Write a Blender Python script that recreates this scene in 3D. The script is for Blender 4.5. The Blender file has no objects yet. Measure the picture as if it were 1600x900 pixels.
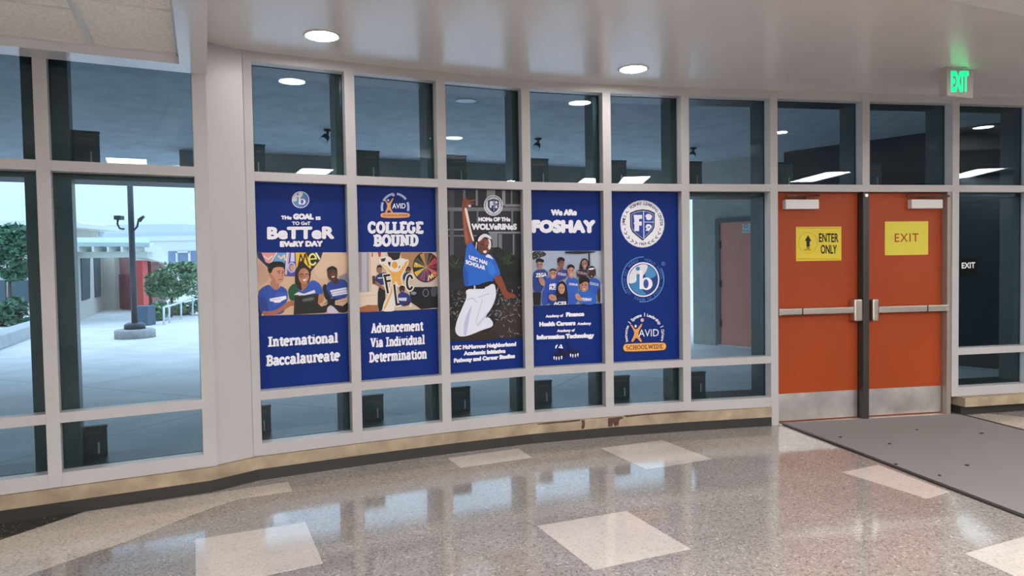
import bpy, bmesh, math, random
import numpy as np
from mathutils import Vector, Matrix

# ------------------------------------------------------------------ camera, world, exposure
SC = bpy.context.scene
COL = SC.collection
S = 1.51                                     # eye height in metres
FPX = 1083.667                               # focal length in pixels of the 1600 x 900 frame
PITCH, ROLL = math.radians(-1.90823), math.radians(-0.9521)
_cp, _sp, _cr, _sr = math.cos(PITCH), math.sin(PITCH), math.cos(ROLL), math.sin(ROLL)
FWD = np.array([0, _cp, _sp]); _up0 = np.array([0, -_sp, _cp]); _r0 = np.array([1.0, 0, 0])
RGT = _cr * _r0 + _sr * _up0
UPV = _cr * _up0 - _sr * _r0
EYE = np.array([0, 0, S])
cam_d = bpy.data.cameras.new('camera'); cam = bpy.data.objects.new('camera', cam_d); COL.objects.link(cam)
cam_d.sensor_width = 36; cam_d.lens = 36 * FPX / 1600; cam_d.clip_start = 0.05; cam_d.clip_end = 500
M = Matrix(((RGT[0], UPV[0], -FWD[0], 0), (RGT[1], UPV[1], -FWD[1], 0), (RGT[2], UPV[2], -FWD[2], S), (0, 0, 0, 1)))
cam.matrix_world = M
SC.camera = cam

SKY = 1.0
TROFFER = 24.5
DOWNLIGHT = 45.0
EXPOSURE = 1.0
w = bpy.data.worlds.new('sky'); SC.world = w; w.use_nodes = True
nt = w.node_tree; nt.nodes.clear()
wo = nt.nodes.new('ShaderNodeOutputWorld'); wb = nt.nodes.new('ShaderNodeBackground')
tc = nt.nodes.new('ShaderNodeTexCoord'); sx = nt.nodes.new('ShaderNodeSeparateXYZ'); cr_ = nt.nodes.new('ShaderNodeValToRGB')
nt.links.new(tc.outputs['Generated'], sx.inputs[0]); nt.links.new(sx.outputs['Z'], cr_.inputs[0])
cr_.color_ramp.elements[0].position = 0.08; cr_.color_ramp.elements[0].color = (0.62, 0.72, 0.76, 1)
cr_.color_ramp.elements[1].position = 0.52; cr_.color_ramp.elements[1].color = (1.10, 1.17, 1.48, 1)
nt.links.new(cr_.outputs[0], wb.inputs[0]); wb.inputs[1].default_value = SKY
nt.links.new(wb.outputs[0], wo.inputs[0])
SC.view_settings.view_transform = 'Standard'
SC.view_settings.look = 'None'
SC.view_settings.exposure = EXPOSURE
SC.view_settings.gamma = 1
SC.view_settings.use_curve_mapping = False
SC.cycles.max_bounces = 10
SC.cycles.transparent_max_bounces = 24

# ------------------------------------------------------------------ pixel -> world helpers
def ray(x, y):
    return FWD + (x - 800) / FPX * RGT + (450 - y) / FPX * UPV
def at_z(x, y, z):
    d = ray(x, y); return EYE + d * ((z - S) / d[2])
def at_y(x, y, Y):
    d = ray(x, y); return EYE + d * (Y / d[1])
def at_plane(x, y, p, n):
    d = ray(x, y); t = ((np.asarray(p) - EYE) @ n) / (d @ n); return EYE + d * t

# ------------------------------------------------------------------ materials
def lin(h):
    if not isinstance(h, str): return (h[0], h[1], h[2], 1)
    h = h.lstrip('#')
    if len(h) == 3: h = ''.join(c * 2 for c in h)
    o = []
    for i in (0, 2, 4):
        c = int(h[i:i + 2], 16) / 255
        o.append(c / 12.92 if c <= 0.04045 else ((c + 0.055) / 1.055) ** 2.4)
    return (*o, 1)
_mc = {}
def mat(name, color, rough=0.5, metal=0.0, spec=0.5, noise=None, bump=None, emit=None):
    """noise=(scale, amount) varies the base colour; bump=(scale, strength)"""
    if name in _mc: return _mc[name]
    m = bpy.data.materials.new(name); m.use_nodes = True
    n = m.node_tree; b = n.nodes['Principled BSDF']; c = lin(color)
    b.inputs['Base Color'].default_value = c
    b.inputs['Roughness'].default_value = rough; b.inputs['Metallic'].default_value = metal
    b.inputs['Specular IOR Level'].default_value = spec
    if noise or bump:
        t = n.nodes.new('ShaderNodeTexCoord')
    if noise:
        z = n.nodes.new('ShaderNodeTexNoise'); z.inputs['Scale'].default_value = noise[0]; z.inputs['Detail'].default_value = 6
        r = n.nodes.new('ShaderNodeValToRGB'); a = noise[1]
        r.color_ramp.elements[0].position = 0.3; r.color_ramp.elements[1].position = 0.7
        r.color_ramp.elements[0].color = (*[v * (1 - a) for v in c[:3]], 1)
        r.color_ramp.elements[1].color = (*[min(1, v * (1 + a)) for v in c[:3]], 1)
        n.links.new(t.outputs['Object'], z.inputs['Vector']); n.links.new(z.outputs['Fac'], r.inputs[0]); n.links.new(r.outputs[0], b.inputs['Base Color'])
    if bump:
        z = n.nodes.new('ShaderNodeTexNoise'); z.inputs['Scale'].default_value = bump[0]; z.inputs['Detail'].default_value = 4
        u = n.nodes.new('ShaderNodeBump'); u.inputs['Strength'].default_value = bump[1]; u.inputs['Distance'].default_value = 0.01
        n.links.new(t.outputs['Object'], z.inputs['Vector']); n.links.new(z.outputs['Fac'], u.inputs['Height']); n.links.new(u.outputs[0], b.inputs['Normal'])
    if emit:
        b.inputs['Emission Color'].default_value = lin(emit[0]); b.inputs['Emission Strength'].default_value = emit[1]
    _mc[name] = m; return m
def ink(h, rough=0.4):
    return mat('ink_' + h.lstrip('#'), h, rough, spec=0.3)

def glass_mat():
    m = bpy.data.materials.new('tinted_glass'); m.use_nodes = True; n = m.node_tree; n.nodes.clear()
    o = n.nodes.new('ShaderNodeOutputMaterial'); mx = n.nodes.new('ShaderNodeMixShader')
    tr = n.nodes.new('ShaderNodeBsdfTransparent'); gl = n.nodes.new('ShaderNodeBsdfGlossy')
    tr.inputs['Color'].default_value = (0.75, 0.885, 0.935, 1); gl.inputs['Roughness'].default_value = 0.0
    gl.inputs['Color'].default_value = (0.95, 0.98, 1, 1)
    lw = n.nodes.new('ShaderNodeLayerWeight'); lw.inputs['Blend'].default_value = 0.5
    p = n.nodes.new('ShaderNodeMath'); p.operation = 'POWER'; p.inputs[1].default_value = 5
    a = n.nodes.new('ShaderNodeMath'); a.operation = 'MULTIPLY_ADD'; a.inputs[1].default_value = 0.95; a.inputs[2].default_value = 0.024
    n.links.new(lw.outputs['Facing'], p.inputs[0]); n.links.new(p.outputs[0], a.inputs[0])
    n.links.new(a.outputs[0], mx.inputs[0]); n.links.new(tr.outputs[0], mx.inputs[1]); n.links.new(gl.outputs[0], mx.inputs[2])
    n.links.new(mx.outputs[0], o.inputs[0]); return m
GLASS = glass_mat()

def terrazzo(name, base, dark, light, chip):
    m = bpy.data.materials.new(name); m.use_nodes = True; n = m.node_tree; b = n.nodes['Principled BSDF']
    t = n.nodes.new('ShaderNodeTexCoord')
    v = n.nodes.new('ShaderNodeTexVoronoi'); v.inputs['Scale'].default_value = 105
    n.links.new(t.outputs['Object'], v.inputs['Vector'])
    s = n.nodes.new('ShaderNodeSeparateColor'); n.links.new(v.outputs['Color'], s.inputs[0])
    r = n.nodes.new('ShaderNodeValToRGB'); e = r.color_ramp.elements
    e[0].position = 0; e[0].color = (*dark, 1); e[1].position = 1; e[1].color = (*chip, 1)
    for pos, c in ((0.10, dark), (0.2, base), (0.62, base), (0.8, light), (0.95, light)):
        k = e.new(pos); k.color = (*c, 1)
    n.links.new(s.outputs[0], r.inputs[0])
    z = n.nodes.new('ShaderNodeTexNoise'); z.inputs['Scale'].default_value = 1.3; z.inputs['Detail'].default_value = 3
    n.links.new(t.outputs['Object'], z.inputs['Vector'])
    mr = n.nodes.new('ShaderNodeMapRange'); mr.inputs[1].default_value = .3; mr.inputs[2].default_value = .7; mr.inputs[3].default_value = .9; mr.inputs[4].default_value = 1.08
    n.links.new(z.outputs['Fac'], mr.inputs[0])
    x = n.nodes.new('ShaderNodeMix'); x.data_type = 'RGBA'; x.blend_type = 'MULTIPLY'; x.inputs[0].default_value = 1
    n.links.new(r.outputs[0], x.inputs[6]); n.links.new(mr.outputs[0], x.inputs[7]); n.links.new(x.outputs[2], b.inputs['Base Color'])
    mr2 = n.nodes.new('ShaderNodeMapRange'); mr2.inputs[3].default_value = 0.07; mr2.inputs[4].default_value = 0.11
    n.links.new(z.outputs['Fac'], mr2.inputs[0]); n.links.new(mr2.outputs[0], b.inputs['Roughness'])
    b.inputs['Specular IOR Level'].default_value = 0.75
    return m
FLOOR_M = terrazzo('terrazzo_grey', (.315, .275, .25), (.20, .172, .157), (.37, .33, .305), (.56, .52, .48))
TILE_M = terrazzo('terrazzo_cream', (.60, .53, .48), (.51, .445, .40), (.63, .56, .51), (.67, .61, .56))
BAND_M = terrazzo('terrazzo_sand', (.56, .48, .40), (.40, .345, .29), (.62, .55, .48), (.70, .64, .58))
BLACK_T = terrazzo('terrazzo_black', (.03, .025, .022), (.01, .01, .01), (.06, .045, .035), (.35, .27, .2))

FRAME = mat('frame_paint', (.485, .460, .458), 0.38, spec=0.4, noise=(3, .03))
CEIL = mat('gloss_ceiling_paint', (.70, .665, .65), 0.24, spec=0.55, noise=(1.5, .03), bump=(14, .012))
SOFFIT = mat('soffit_paint', (.66, .66, .68), 0.15, spec=0.9, noise=(2, .02))
TILE_C = mat('acoustic_tile', (.92, .86, .82), 0.95, spec=.1, noise=(60, .12), bump=(180, .35))
TBAR = mat('ceiling_grid_metal', (.68, .67, .67), .4)
WALLP = mat('wall_paint', (.58, .55, .52), .6, noise=(2, .03))
BASEB = mat('rubber_base', (.032, .028, .025), .42)
CONC = mat('curb_concrete', (.37, .285, .195), .75, noise=(6, .28), bump=(40, .2))
OUTF = mat('outer_frame_metal', (.014, .021, .018), .4, noise=(4, .1))
DOORP = mat('orange_door_paint', (.365, .056, .011), .45, spec=.3, noise=(1.2, .05))
STEEL = mat('brushed_steel', (.80, .77, .74), .42, metal=1.0, noise=(5, .2))
STEELB = mat('push_bar_steel', (.66, .60, .54), .34, metal=1.0)
DARKMET = mat('dark_post_paint', (.038, .036, .034), .38)
WHITEP = mat('white_plastic', (.72, .69, .69), .5)
BLACKP = mat('black_plastic', (.012, .010, .011), .45)
GROUND = None

# ------------------------------------------------------------------ mesh helpers
def link_mesh(name, bm, mats, parent=None, smooth=False, weld=False):
    me = bpy.data.meshes.new(name)
    if weld: bmesh.ops.remove_doubles(bm, verts=bm.verts, dist=1e-5)
    bm.to_mesh(me); bm.free()
    for m in (mats if isinstance(mats, (list, tuple)) else [mats]): me.materials.append(m)
    if smooth:
        for p in me.polygons: p.use_smooth = True
    o = bpy.data.objects.new(name, me); COL.objects.link(o)
    if parent is not None: o.parent = parent
    return o
def empty(name, loc=(0, 0, 0)):
    o = bpy.data.objects.new(name, None); o.empty_display_size = .1; COL.objects.link(o); return o
def tag(o, label=None, cat=None, group=None, kind=None):
    if label: o['label'] = label
    if cat: o['category'] = cat
    if group: o['group'] = group
    if kind: o['kind'] = kind
    return o
def struct(o): o['kind'] = 'structure'; return o

class Fr:
    """vertical working frame: s along, n towards the camera side, z up"""
    def __init__(self, a, b):
        self.a = np.array([a[0], a[1], 0.0]); d = np.array([b[0] - a[0], b[1] - a[1], 0.0])
        self.L = float(np.linalg.norm(d)); self.d = d / self.L; self.n = np.array([self.d[1], -self.d[0], 0.0])
    def w(self, s, n, z):
        return self.a + self.d * s + self.n * n + np.array([0, 0, z])
    def hit(self, x, y, n=0.0):
        return at_plane(x, y, self.a + self.n * n, self.n)
    def sz(self, x, y, n=0.0):
        p = self.hit(x, y, n) - self.a; return float(p @ self.d), float(p[2])

def hexa(bm, P, mi=0, bev=0.0):
    """P: 8 points, bottom ring then top ring"""
    v = [bm.verts.new(tuple(p)) for p in P]
    fs = []
    for q in ((0, 3, 2, 1), (4, 5, 6, 7), (0, 1, 5, 4), (1, 2, 6, 5), (2, 3, 7, 6), (3, 0, 4, 7)):
        f = bm.faces.new([v[i] for i in q]); f.material_index = mi; fs.append(f)
    if bev:
        es = list({e for f in fs for e in f.edges})
        bmesh.ops.bevel(bm, geom=es, offset=bev, segments=2, affect='EDGES', profile=.5)
    return v
def fbox(bm, F, s0, s1, n0, n1, z0, z1, mi=0, bev=0.0):
    if s0 > s1: s0, s1 = s1, s0
    if n0 > n1: n0, n1 = n1, n0
    hexa(bm, [F.w(s0, n0, z0), F.w(s0, n1, z0), F.w(s1, n1, z0), F.w(s1, n0, z0),
              F.w(s0, n0, z1), F.w(s0, n1, z1), F.w(s1, n1, z1), F.w(s1, n0, z1)], mi, bev)
def fixn(bm): bmesh.ops.recalc_face_normals(bm, faces=bm.faces)
def prism(bm, pts, vec, mi=0):
    a = [bm.verts.new(tuple(p)) for p in pts]; b = [bm.verts.new(tuple(np.asarray(p) + vec)) for p in pts]
    n = len(a); fs = [bm.faces.new(a), bm.faces.new(b[::-1])]
    for i in range(n): fs.append(bm.faces.new([a[i], b[i], b[(i + 1) % n], a[(i + 1) % n]]))
    for f in fs: f.material_index = mi
    return fs
def tube(bm, pts, r, seg=10, mi=0, r2=None, caps=True):
    pts = [Vector(p) for p in pts]; rings = []
    for i, p in enumerate(pts):
        t = (pts[min(i + 1, len(pts) - 1)] - pts[max(i - 1, 0)]).normalized()
        u = t.orthogonal().normalized() if i == 0 else (rings_u - t * rings_u.dot(t)).normalized()
        rings_u = u; v = t.cross(u); rr = r if r2 is None else r + (r2 - r) * i / (len(pts) - 1)
        rings.append([bm.verts.new(p + (u * math.cos(k * 2 * math.pi / seg) + v * math.sin(k * 2 * math.pi / seg)) * rr) for k in range(seg)])
    for a, b in zip(rings, rings[1:]):
        for k in range(seg):
            f = bm.faces.new([a[k], a[(k + 1) % seg], b[(k + 1) % seg], b[k]]); f.material_index = mi; f.smooth = True
    if caps:
        bm.faces.new(rings[0][::-1]).material_index = mi; bm.faces.new(rings[-1]).material_index = mi
def lathe(bm, c, prof, seg=32, mi=0, axis=None):
    """prof: list of (radius, height along axis)"""
    c = Vector(c); ax = Vector(axis or (0, 0, 1)).normalized(); u = ax.orthogonal().normalized(); v = ax.cross(u); rings = []
    for r, h in prof:
        rings.append([bm.verts.new(c + ax * h + (u * math.cos(k * 2 * math.pi / seg) + v * math.sin(k * 2 * math.pi / seg)) * max(r, 1e-4)) for k in range(seg)])
    for a, b in zip(rings, rings[1:]):
        for k in range(seg):
            f = bm.faces.new([a[k], a[(k + 1) % seg], b[(k + 1) % seg], b[k]]); f.material_index = mi; f.smooth = True
    bm.faces.new(rings[0][::-1]).material_index = mi; bm.faces.new(rings[-1]).material_index = mi
def wbox(bm, x0, x1, y0, y1, z0, z1, mi=0, bev=0):
    hexa(bm, [(x0, y0, z0), (x1, y0, z0), (x1, y1, z0), (x0, y1, z0), (x0, y0, z1), (x1, y0, z1), (x1, y1, z1), (x0, y1, z1)], mi, bev)

# ------------------------------------------------------------------ plan of the curved glass wall
U = lambda x, y: np.array([x * S, y * S])
mA = U(-1.8903, 2.8237); mJB = U(-1.368, 3.092); mJ0 = U(-1.214, 3.2535)
hd = math.radians(27.0); dA = np.array([math.cos(hd), math.sin(hd)])
mA1 = mA - dA * .885; mA2 = mA1 - dA * .885; mA3 = mA2 - dA * 6.0
m1, m2, m3, m4 = U(-.788, 3.465), U(-.356, 3.661), U(.0914, 3.846), U(.5545, 3.9756)
m5, m6, m7, m8 = U(1.0255, 4.075), U(1.581, 4.174), U(2.192, 4.289), U(2.809, 4.389)
he = math.radians(10.69); dE = np.array([math.cos(he), math.sin(he)])
m9 = m8 + dE * .875; m10 = m9 + dE * .823; m11 = m10 + dE * 3.2
CEILZ = 3.043; LOWZ = 2.849; SOZ = 2.816
Z_BASE, Z_FB, Z_SILL, Z_R2B, Z_R2T, Z_R1B, Z_R1T, Z_HEAD = .083, .174, .2617, .574, .6373, 2.1356, 2.1995, 2.971
GN = -.09                                      # glass plane behind the frame face

# ------------------------------------------------------------------ floor, ceiling, room shell
line = [mA3, mA2, mA1, mA, mJB, mJ0, m1, m2, m3, m4, m5, m6, m7, m8, m9, m10, m11]
def off_line(dist):
    """the wall line moved outwards (away from the room)"""
    out = []
    for i, p in enumerate(line):
        d = line[min(i + 1, len(line) - 1)] - line[max(i - 1, 0)]; d = d / np.linalg.norm(d)
        out.append(p + np.array([-d[1], d[0]]) * dist)
    return out
XL, XR, YB = mA3[0], m11[0], -6.5
room = [tuple(p) for p in off_line(.14)] + [(XR, YB), (XL, YB)]
bm = bmesh.new(); prism(bm, [(x, y, 0) for x, y in room], np.array([0, 0, -.12])); fixn(bm)
floor = struct(link_mesh('floor', bm, FLOOR_M)); floor['label'] = 'grey speckled terrazzo floor with pale square inlays'
bm = bmesh.new(); prism(bm, [(x, y, CEILZ) for x, y in room], np.array([0, 0, .15])); fixn(bm)
ceiling = struct(link_mesh('ceiling', bm, CEIL)); ceiling['label'] = 'glossy grey painted ceiling along the curved glass wall'
bm = bmesh.new(); wbox(bm, XL - .1, XR + .1, YB - .2, YB, 0, CEILZ); struct(link_mesh('wall_back', bm, WALLP))
bm = bmesh.new(); wbox(bm, XL - .2, XL, YB, mA3[1] + .1, 0, CEILZ); struct(link_mesh('wall_left', bm, WALLP))
bm = bmesh.new(); wbox(bm, XR, XR + .2, YB, m11[1] + .1, 0, CEILZ); struct(link_mesh('wall_right', bm, mat('wall_dimmed_for_reflection', (.07, .08, .09), .6)))  # unseen wall, colour darkened so the right panes mirror a dim interior
bm = bmesh.new(); F = Fr(mA3, mA2); fbox(bm, F, 0, F.L - .04, -.25, 0, 0, CEILZ + .4)
F = Fr(m10, m11); fbox(bm, F, .04, F.L, -.25, 0, 0, CEILZ + .4); struct(link_mesh('wall_front', bm, WALLP))
# header of the building above the glass, outside
bm = bmesh.new()
for a, b in zip(line[1:-1], line[2:]):
    F = Fr(a, b); fbox(bm, F, -.03, F.L + .03, -.34, -.105, Z_HEAD - .004, 3.9)
struct(link_mesh('wall_header', bm, OUTF))

# lower ceiling with luminaires: one edge crosses the top right corner, one soffit with acoustic tiles top left
eh = math.radians(23.7); eD = np.array([math.cos(eh), math.sin(eh)]); eP = np.array([2.288, 3.653])
p_l = eP - eD * 3.5; p_r = eP + eD * 6.9
bm = bmesh.new()
lowpts = [tuple(p_l), tuple(p_r), (XR, p_r[1]), (XR, YB), (-1.0, YB), (-1.0, p_l[1] - .3)]
prism(bm, [(x, y, LOWZ) for x, y in lowpts], np.array([0, 0, CEILZ - LOWZ])); fixn(bm)
prism(bm, [(XL, YB, LOWZ), (-1.0, YB, LOWZ), (-1.0, -1.2, LOWZ), (-4.9, -1.5, LOWZ), (-5.0, -2.6, LOWZ), (XL, -2.6, LOWZ)], np.array([0, 0, CEILZ - LOWZ])); fixn(bm)
struct(link_mesh('ceiling_lower', bm, mat('low_ceiling_paint', (.66, .64, .62), .4)))
# left soffit: painted border strip with a raised field of tiles
FS = Fr(mA3, mJB)
q0 = np.array([-2.021, 4.692]); q1 = np.array([-1.448, 3.403]); qd = (q1 - q0) / np.linalg.norm(q1 - q0)
Lw = FS.d[:2]                                  # along the left wall
c_in = np.array([-2.083, 4.437])
def P3(p, z): return (p[0], p[1], z)
far_l = mA3 + dA * .3
in_far_l = c_in - Lw * np.linalg.norm(c_in - far_l) * .985
r_end = q0 + qd * 3.6; in_end = c_in + qd * 3.35
bm = bmesh.new()
prism(bm, [P3(far_l, SOZ), P3(mJB, SOZ), P3(c_in, SOZ), P3(in_far_l, SOZ)], np.array([0, 0, CEILZ - SOZ]))
prism(bm, [P3(mJB, SOZ), P3(q0, SOZ), P3(r_end, SOZ), P3(in_end, SOZ), P3(c_in, SOZ)], np.array([0, 0, CEILZ - SOZ]))
fixn(bm); struct(link_mesh('ceiling_soffit', bm, SOFFIT))
TZ = SOZ + .062
bm = bmesh.new(); il = in_far_l + qd * 3.35
prism(bm, [P3(c_in, TZ), P3(in_end, TZ), P3(il, TZ), P3(in_far_l, TZ)], np.array([0, 0, .03])); fixn(bm)
tiles = struct(link_mesh('ceiling_tiles', bm, TILE_C))
bm = bmesh.new()
def bar(a, b, wd, z0, z1):
    F = Fr(a, b); fbox(bm, F, 0, F.L, -wd / 2, wd / 2, z0, z1)
for k in range(8):
    a = c_in - Lw * (.47 + .61 * k); bar(a, a + qd * 3.3, .03, TZ - .012, TZ + .01)
for k, o in enumerate((.80, 2.02, 3.2)):
    bar(c_in + qd * o - Lw * .46, c_in + qd * o, .012, TZ - .004, TZ + .01)
for c in range(5):
    for o in (.62, 1.84):
        a = c_in + qd * o - Lw * (.48 + .61 * c); bar(a - Lw * .59, a, .012, TZ - .004, TZ + .01)
bar(c_in, in_end, .03, TZ - .01, TZ + .01); bar(in_far_l + qd * .016, c_in + qd * .016, .03, TZ - .01, TZ + .01)
link_mesh('grid_bar', bm, TBAR, tiles)

# ------------------------------------------------------------------ window bays
FIN = -.33
def window(idx, label, a, b, wl=.0375, wr=.0375, mid_fin=(.09, .045), door=False, right_stop=False, glass_mid=True, ang_l=None):
    """one bay from mullion centre a to b; carries its left mullion"""
    F = Fr(a, b); root = empty('window_%d' % idx); struct(root); root['label'] = label
    z0 = 0 if door else Z_FB
    def part(name, mt, boxes, bev=0.0):
        bm = bmesh.new()
        for bx in boxes: fbox(bm, F, *bx, bev=bev)
        return link_mesh(name, bm, mt, root)
    part('mullion', FRAME, [(-wl, wl, -.105, 0, Z_R1B if False else (0 if door else Z_FB), CEILZ)], .003)
    part('head_rail', FRAME, [(0, F.L, -.105, -.002, Z_HEAD, CEILZ)])
    part('upper_transom', FRAME, [(0, F.L, -.105, -.002, Z_R1B, Z_R1T)])
    if not door:
        part('lower_transom', FRAME, [(0, F.L, -.105, -.002, Z_R2B, Z_R2T)])
        part('sill_rail', FRAME, [(0, F.L, -.105, -.002, Z_FB, Z_SILL)])
    s0, s1 = wl - .01, F.L - wr + .01
    part('upper_pane', GLASS, [(s0, s1, GN - .003, GN + .003, Z_R1T - .01, Z_HEAD + .01)])
    if not door:
        part('middle_pane', GLASS, [(s0, s1, GN - .003, GN + .003, Z_R2T - .01, Z_R1B + .01)])
        part('lower_pane', GLASS, [(s0, s1, GN - .003, GN + .003, Z_SILL - .01, Z_R2B + .01)])
    # deeper frame members outside the glass
    bx = [(-mid_fin[0], max(mid_fin[1], min(mid_fin[0], .135)) if mid_fin[1] == 0 else mid_fin[1], FIN, -.108, z0, Z_HEAD)]
    part('outer_mullion', OUTF, bx)
    bx = [(0, F.L, -.40, -.108, Z_R1B - .035, Z_R1T + .004)]
    if not door: bx += [(0, F.L, -.40, -.108, Z_FB - .17, Z_SILL + .002)]
    part('outer_rail', OUTF, bx)
    return F, root
BAY = {}
BAY['Z'] = window(1, 'tall window bay at the far left edge, cut off by the photo', mA2, mA1, mid_fin=(.112, .135))
BAY['A'] = window(2, 'left window bay looking onto planting and a red pillar', mA1, mA, mid_fin=(.112, .135))
BAY['B'] = window(3, 'window bay looking onto the courtyard lamp post', mA, mJB, wr=.043, mid_fin=(.112, .135))
# splayed light grey column between the two runs
def wedge_panel():
    bm = bmesh.new(); F = Fr(mJB, mJ0)
    FB = Fr(mA, mJB); fbox(bm, FB, FB.L - .043, FB.L + .043, -.105, 0, Z_FB, CEILZ)
    fbox(bm, F, .043, F.L - .03, -.16, -.010, Z_FB - .0, CEILZ)
    return struct(link_mesh('trim_1', bm, FRAME))
tr1 = wedge_panel(); tr1['label'] = 'wide plain grey column cover between the left and curved windows'
names = ['window bay holding the blue goal poster', 'window bay holding the college bound poster', 'window bay holding the poster of a jumping woman',
         'window bay holding the group photo poster', 'window bay holding the three emblem poster', 'clear window bay left of the orange doors']
pts = [mJ0, m1, m2, m3, m4, m5, m6]
for i in range(6):
    BAY[str(i)] = window(4 + i, names[i], pts[i], pts[i + 1], wl=.03 if i == 0 else .0375, mid_fin=(.03 if i == 0 else .09, .045))
BAY['6'] = window(10, 'transom window above the left orange door', m6, m7, door=True, mid_fin=(.045, .045))
BAY['7'] = window(11, 'transom window above the right orange door', m7, m8, door=True, mid_fin=(.045, .045))
BAY['8'] = window(12, 'dark window bay right of the orange doors', m8, m9, mid_fin=(.045, .045))
BAY['9'] = window(13, 'dark window bay at the far right end', m9, m10, mid_fin=(.045, .045))
# shorten the mullion at the door pair: below the transom it is a separate dark post
for ch in BAY['7'][1].children:
    if ch.name.startswith('mullion') or ch.name.startswith('outer_mullion'):
        z_lo = Z_R1B
        for v in ch.data.vertices:
            if v.co.z < z_lo: v.co.z = z_lo + (v.co.z if v.co.z < .01 else .003)

# concrete curb and black rubber base along the wall
def run(name, segs, n0, n1, z0, z1, mt):
    bm = bmesh.new()
    for i, (a, b) in enumerate(segs):
        F = Fr(a, b); fbox(bm, F, -.004, F.L + .004, n0, n1, z0, z1)
    return struct(link_mesh(name, bm, mt))
left_run = list(zip(line[1:11], line[2:12]))[:10]
Fm5 = Fr(m5, m6); end = m6 - Fm5.d[:2] * .04
left_run = left_run[:-1] + [(m5, end)]
F8 = Fr(m8, m9); st = m8 + F8.d[:2] * .05
right_run = [(st, m9), (m9, m10)]
run('trim_2', left_run, -.10, .012, Z_BASE, Z_FB - .003, CONC)['label'] = 'tan concrete curb under the curved windows'
run('trim_3', right_run, -.10, .07, Z_BASE + .0, Z_FB - .003, CONC)['label'] = 'tan concrete ledge right of the doors'
run('baseboard_left', left_run, -.10, .004, 0, Z_BASE, BASEB)['label'] = 'black rubber base under the tan curb'
run('baseboard_right', right_run, -.10, .02, 0, Z_BASE, BASEB)
# bare patches where the curb plaster has flaked off
Fp = Fr(m4, m5)
def flake(name, F, pts, mt):
    bm = bmesh.new(); P = [F.hit(x, y, .0125) for x, y in pts]; prism(bm, P, F.n * .0012); fixn(bm)
    return struct(link_mesh(name, bm, mt))
RUST = mat('bare_plaster', (.10, .045, .028), .9, noise=(40, .4))
cx = lambda L: [(930 + x / 5.293, 530 + y / 5.293) for x, y in L]
cy = lambda L: [(680 + x / 5, 540 + y / 5) for x, y in L]
flake('trim_4', Fr(m4, m5), cx([(40, 662), (215, 640), (235, 650), (200, 668), (192, 712), (160, 720), (148, 690), (142, 722), (60, 728), (52, 700), (28, 672)]), RUST)
flake('trim_5', Fr(m3, m4), cy([(1140, 585), (1165, 580), (1170, 610), (1165, 645), (1150, 655), (1140, 640), (1148, 610)]), RUST)
flake('trim_6', Fr(m3, m4), cy([(800, 612), (900, 598), (1040, 588), (1135, 577), (1130, 588), (1040, 600), (960, 603), (880, 612), (800, 618)]), RUST)
flake('trim_7', Fr(m4, m5), cx([(230, 632), (420, 615), (600, 600), (760, 590), (870, 590), (760, 600), (560, 612), (400, 628), (260, 645)]), RUST)

# ------------------------------------------------------------------ floor inlays and mat
def floor_poly(name, px, mt, h=.0012, parent=floor, world=None):
    P = world or [at_z(x, y, 0) for x, y in px]
    bm = bmesh.new(); prism(bm, [(p[0], p[1], 0.0002) for p in P], np.array([0, 0, h])); fixn(bm)
    return link_mesh(name, bm, mt, parent)
for px in ([(938.7, 700.5), (1034.7, 688), (1112.5, 717.3), (1009.9, 734.1)], [(839.2, 822.1), (978.7, 798.7), (1079.2, 857.9), (928, 890.7)],
           [(305.5, 843), (477, 816), (504.7, 880.5), (306, 922)], [(1316, 737.9), (1372, 726.4), (1484, 768.6), (1448, 779.5)],
           [(1506.7, 865.3), (1610, 836), (1760, 890), (1640, 925)], [(699, 716), (810, 701), (831, 715), (720, 731)]):
    floor_poly('pale_inlay', px, TILE_M)
# sand-coloured band and black patch curling along the left wall
c3 = lambda L: [(x / 3.077, 730 + y / 3.077) for x, y in L]
floor_poly('sand_band', c3([(-260, 450), (0, 352), (230, 275), (430, 213), (480, 205), (800, 160), (1385, 71), (1405, 116), (1150, 152), (1020, 195), (860, 255), (640, 345), (440, 412), (215, 490), (60, 545), (-260, 640)]), BAND_M)
floor_poly('black_patch', c3([(-260, 300), (0, 262), (430, 205), (230, 274), (0, 351), (-260, 448)]), BLACK_T)
floor_poly('sand_band', [(1506, 650), (1540, 646.5), (1640, 655), (1720, 690), (1600, 671)], BAND_M)
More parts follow.
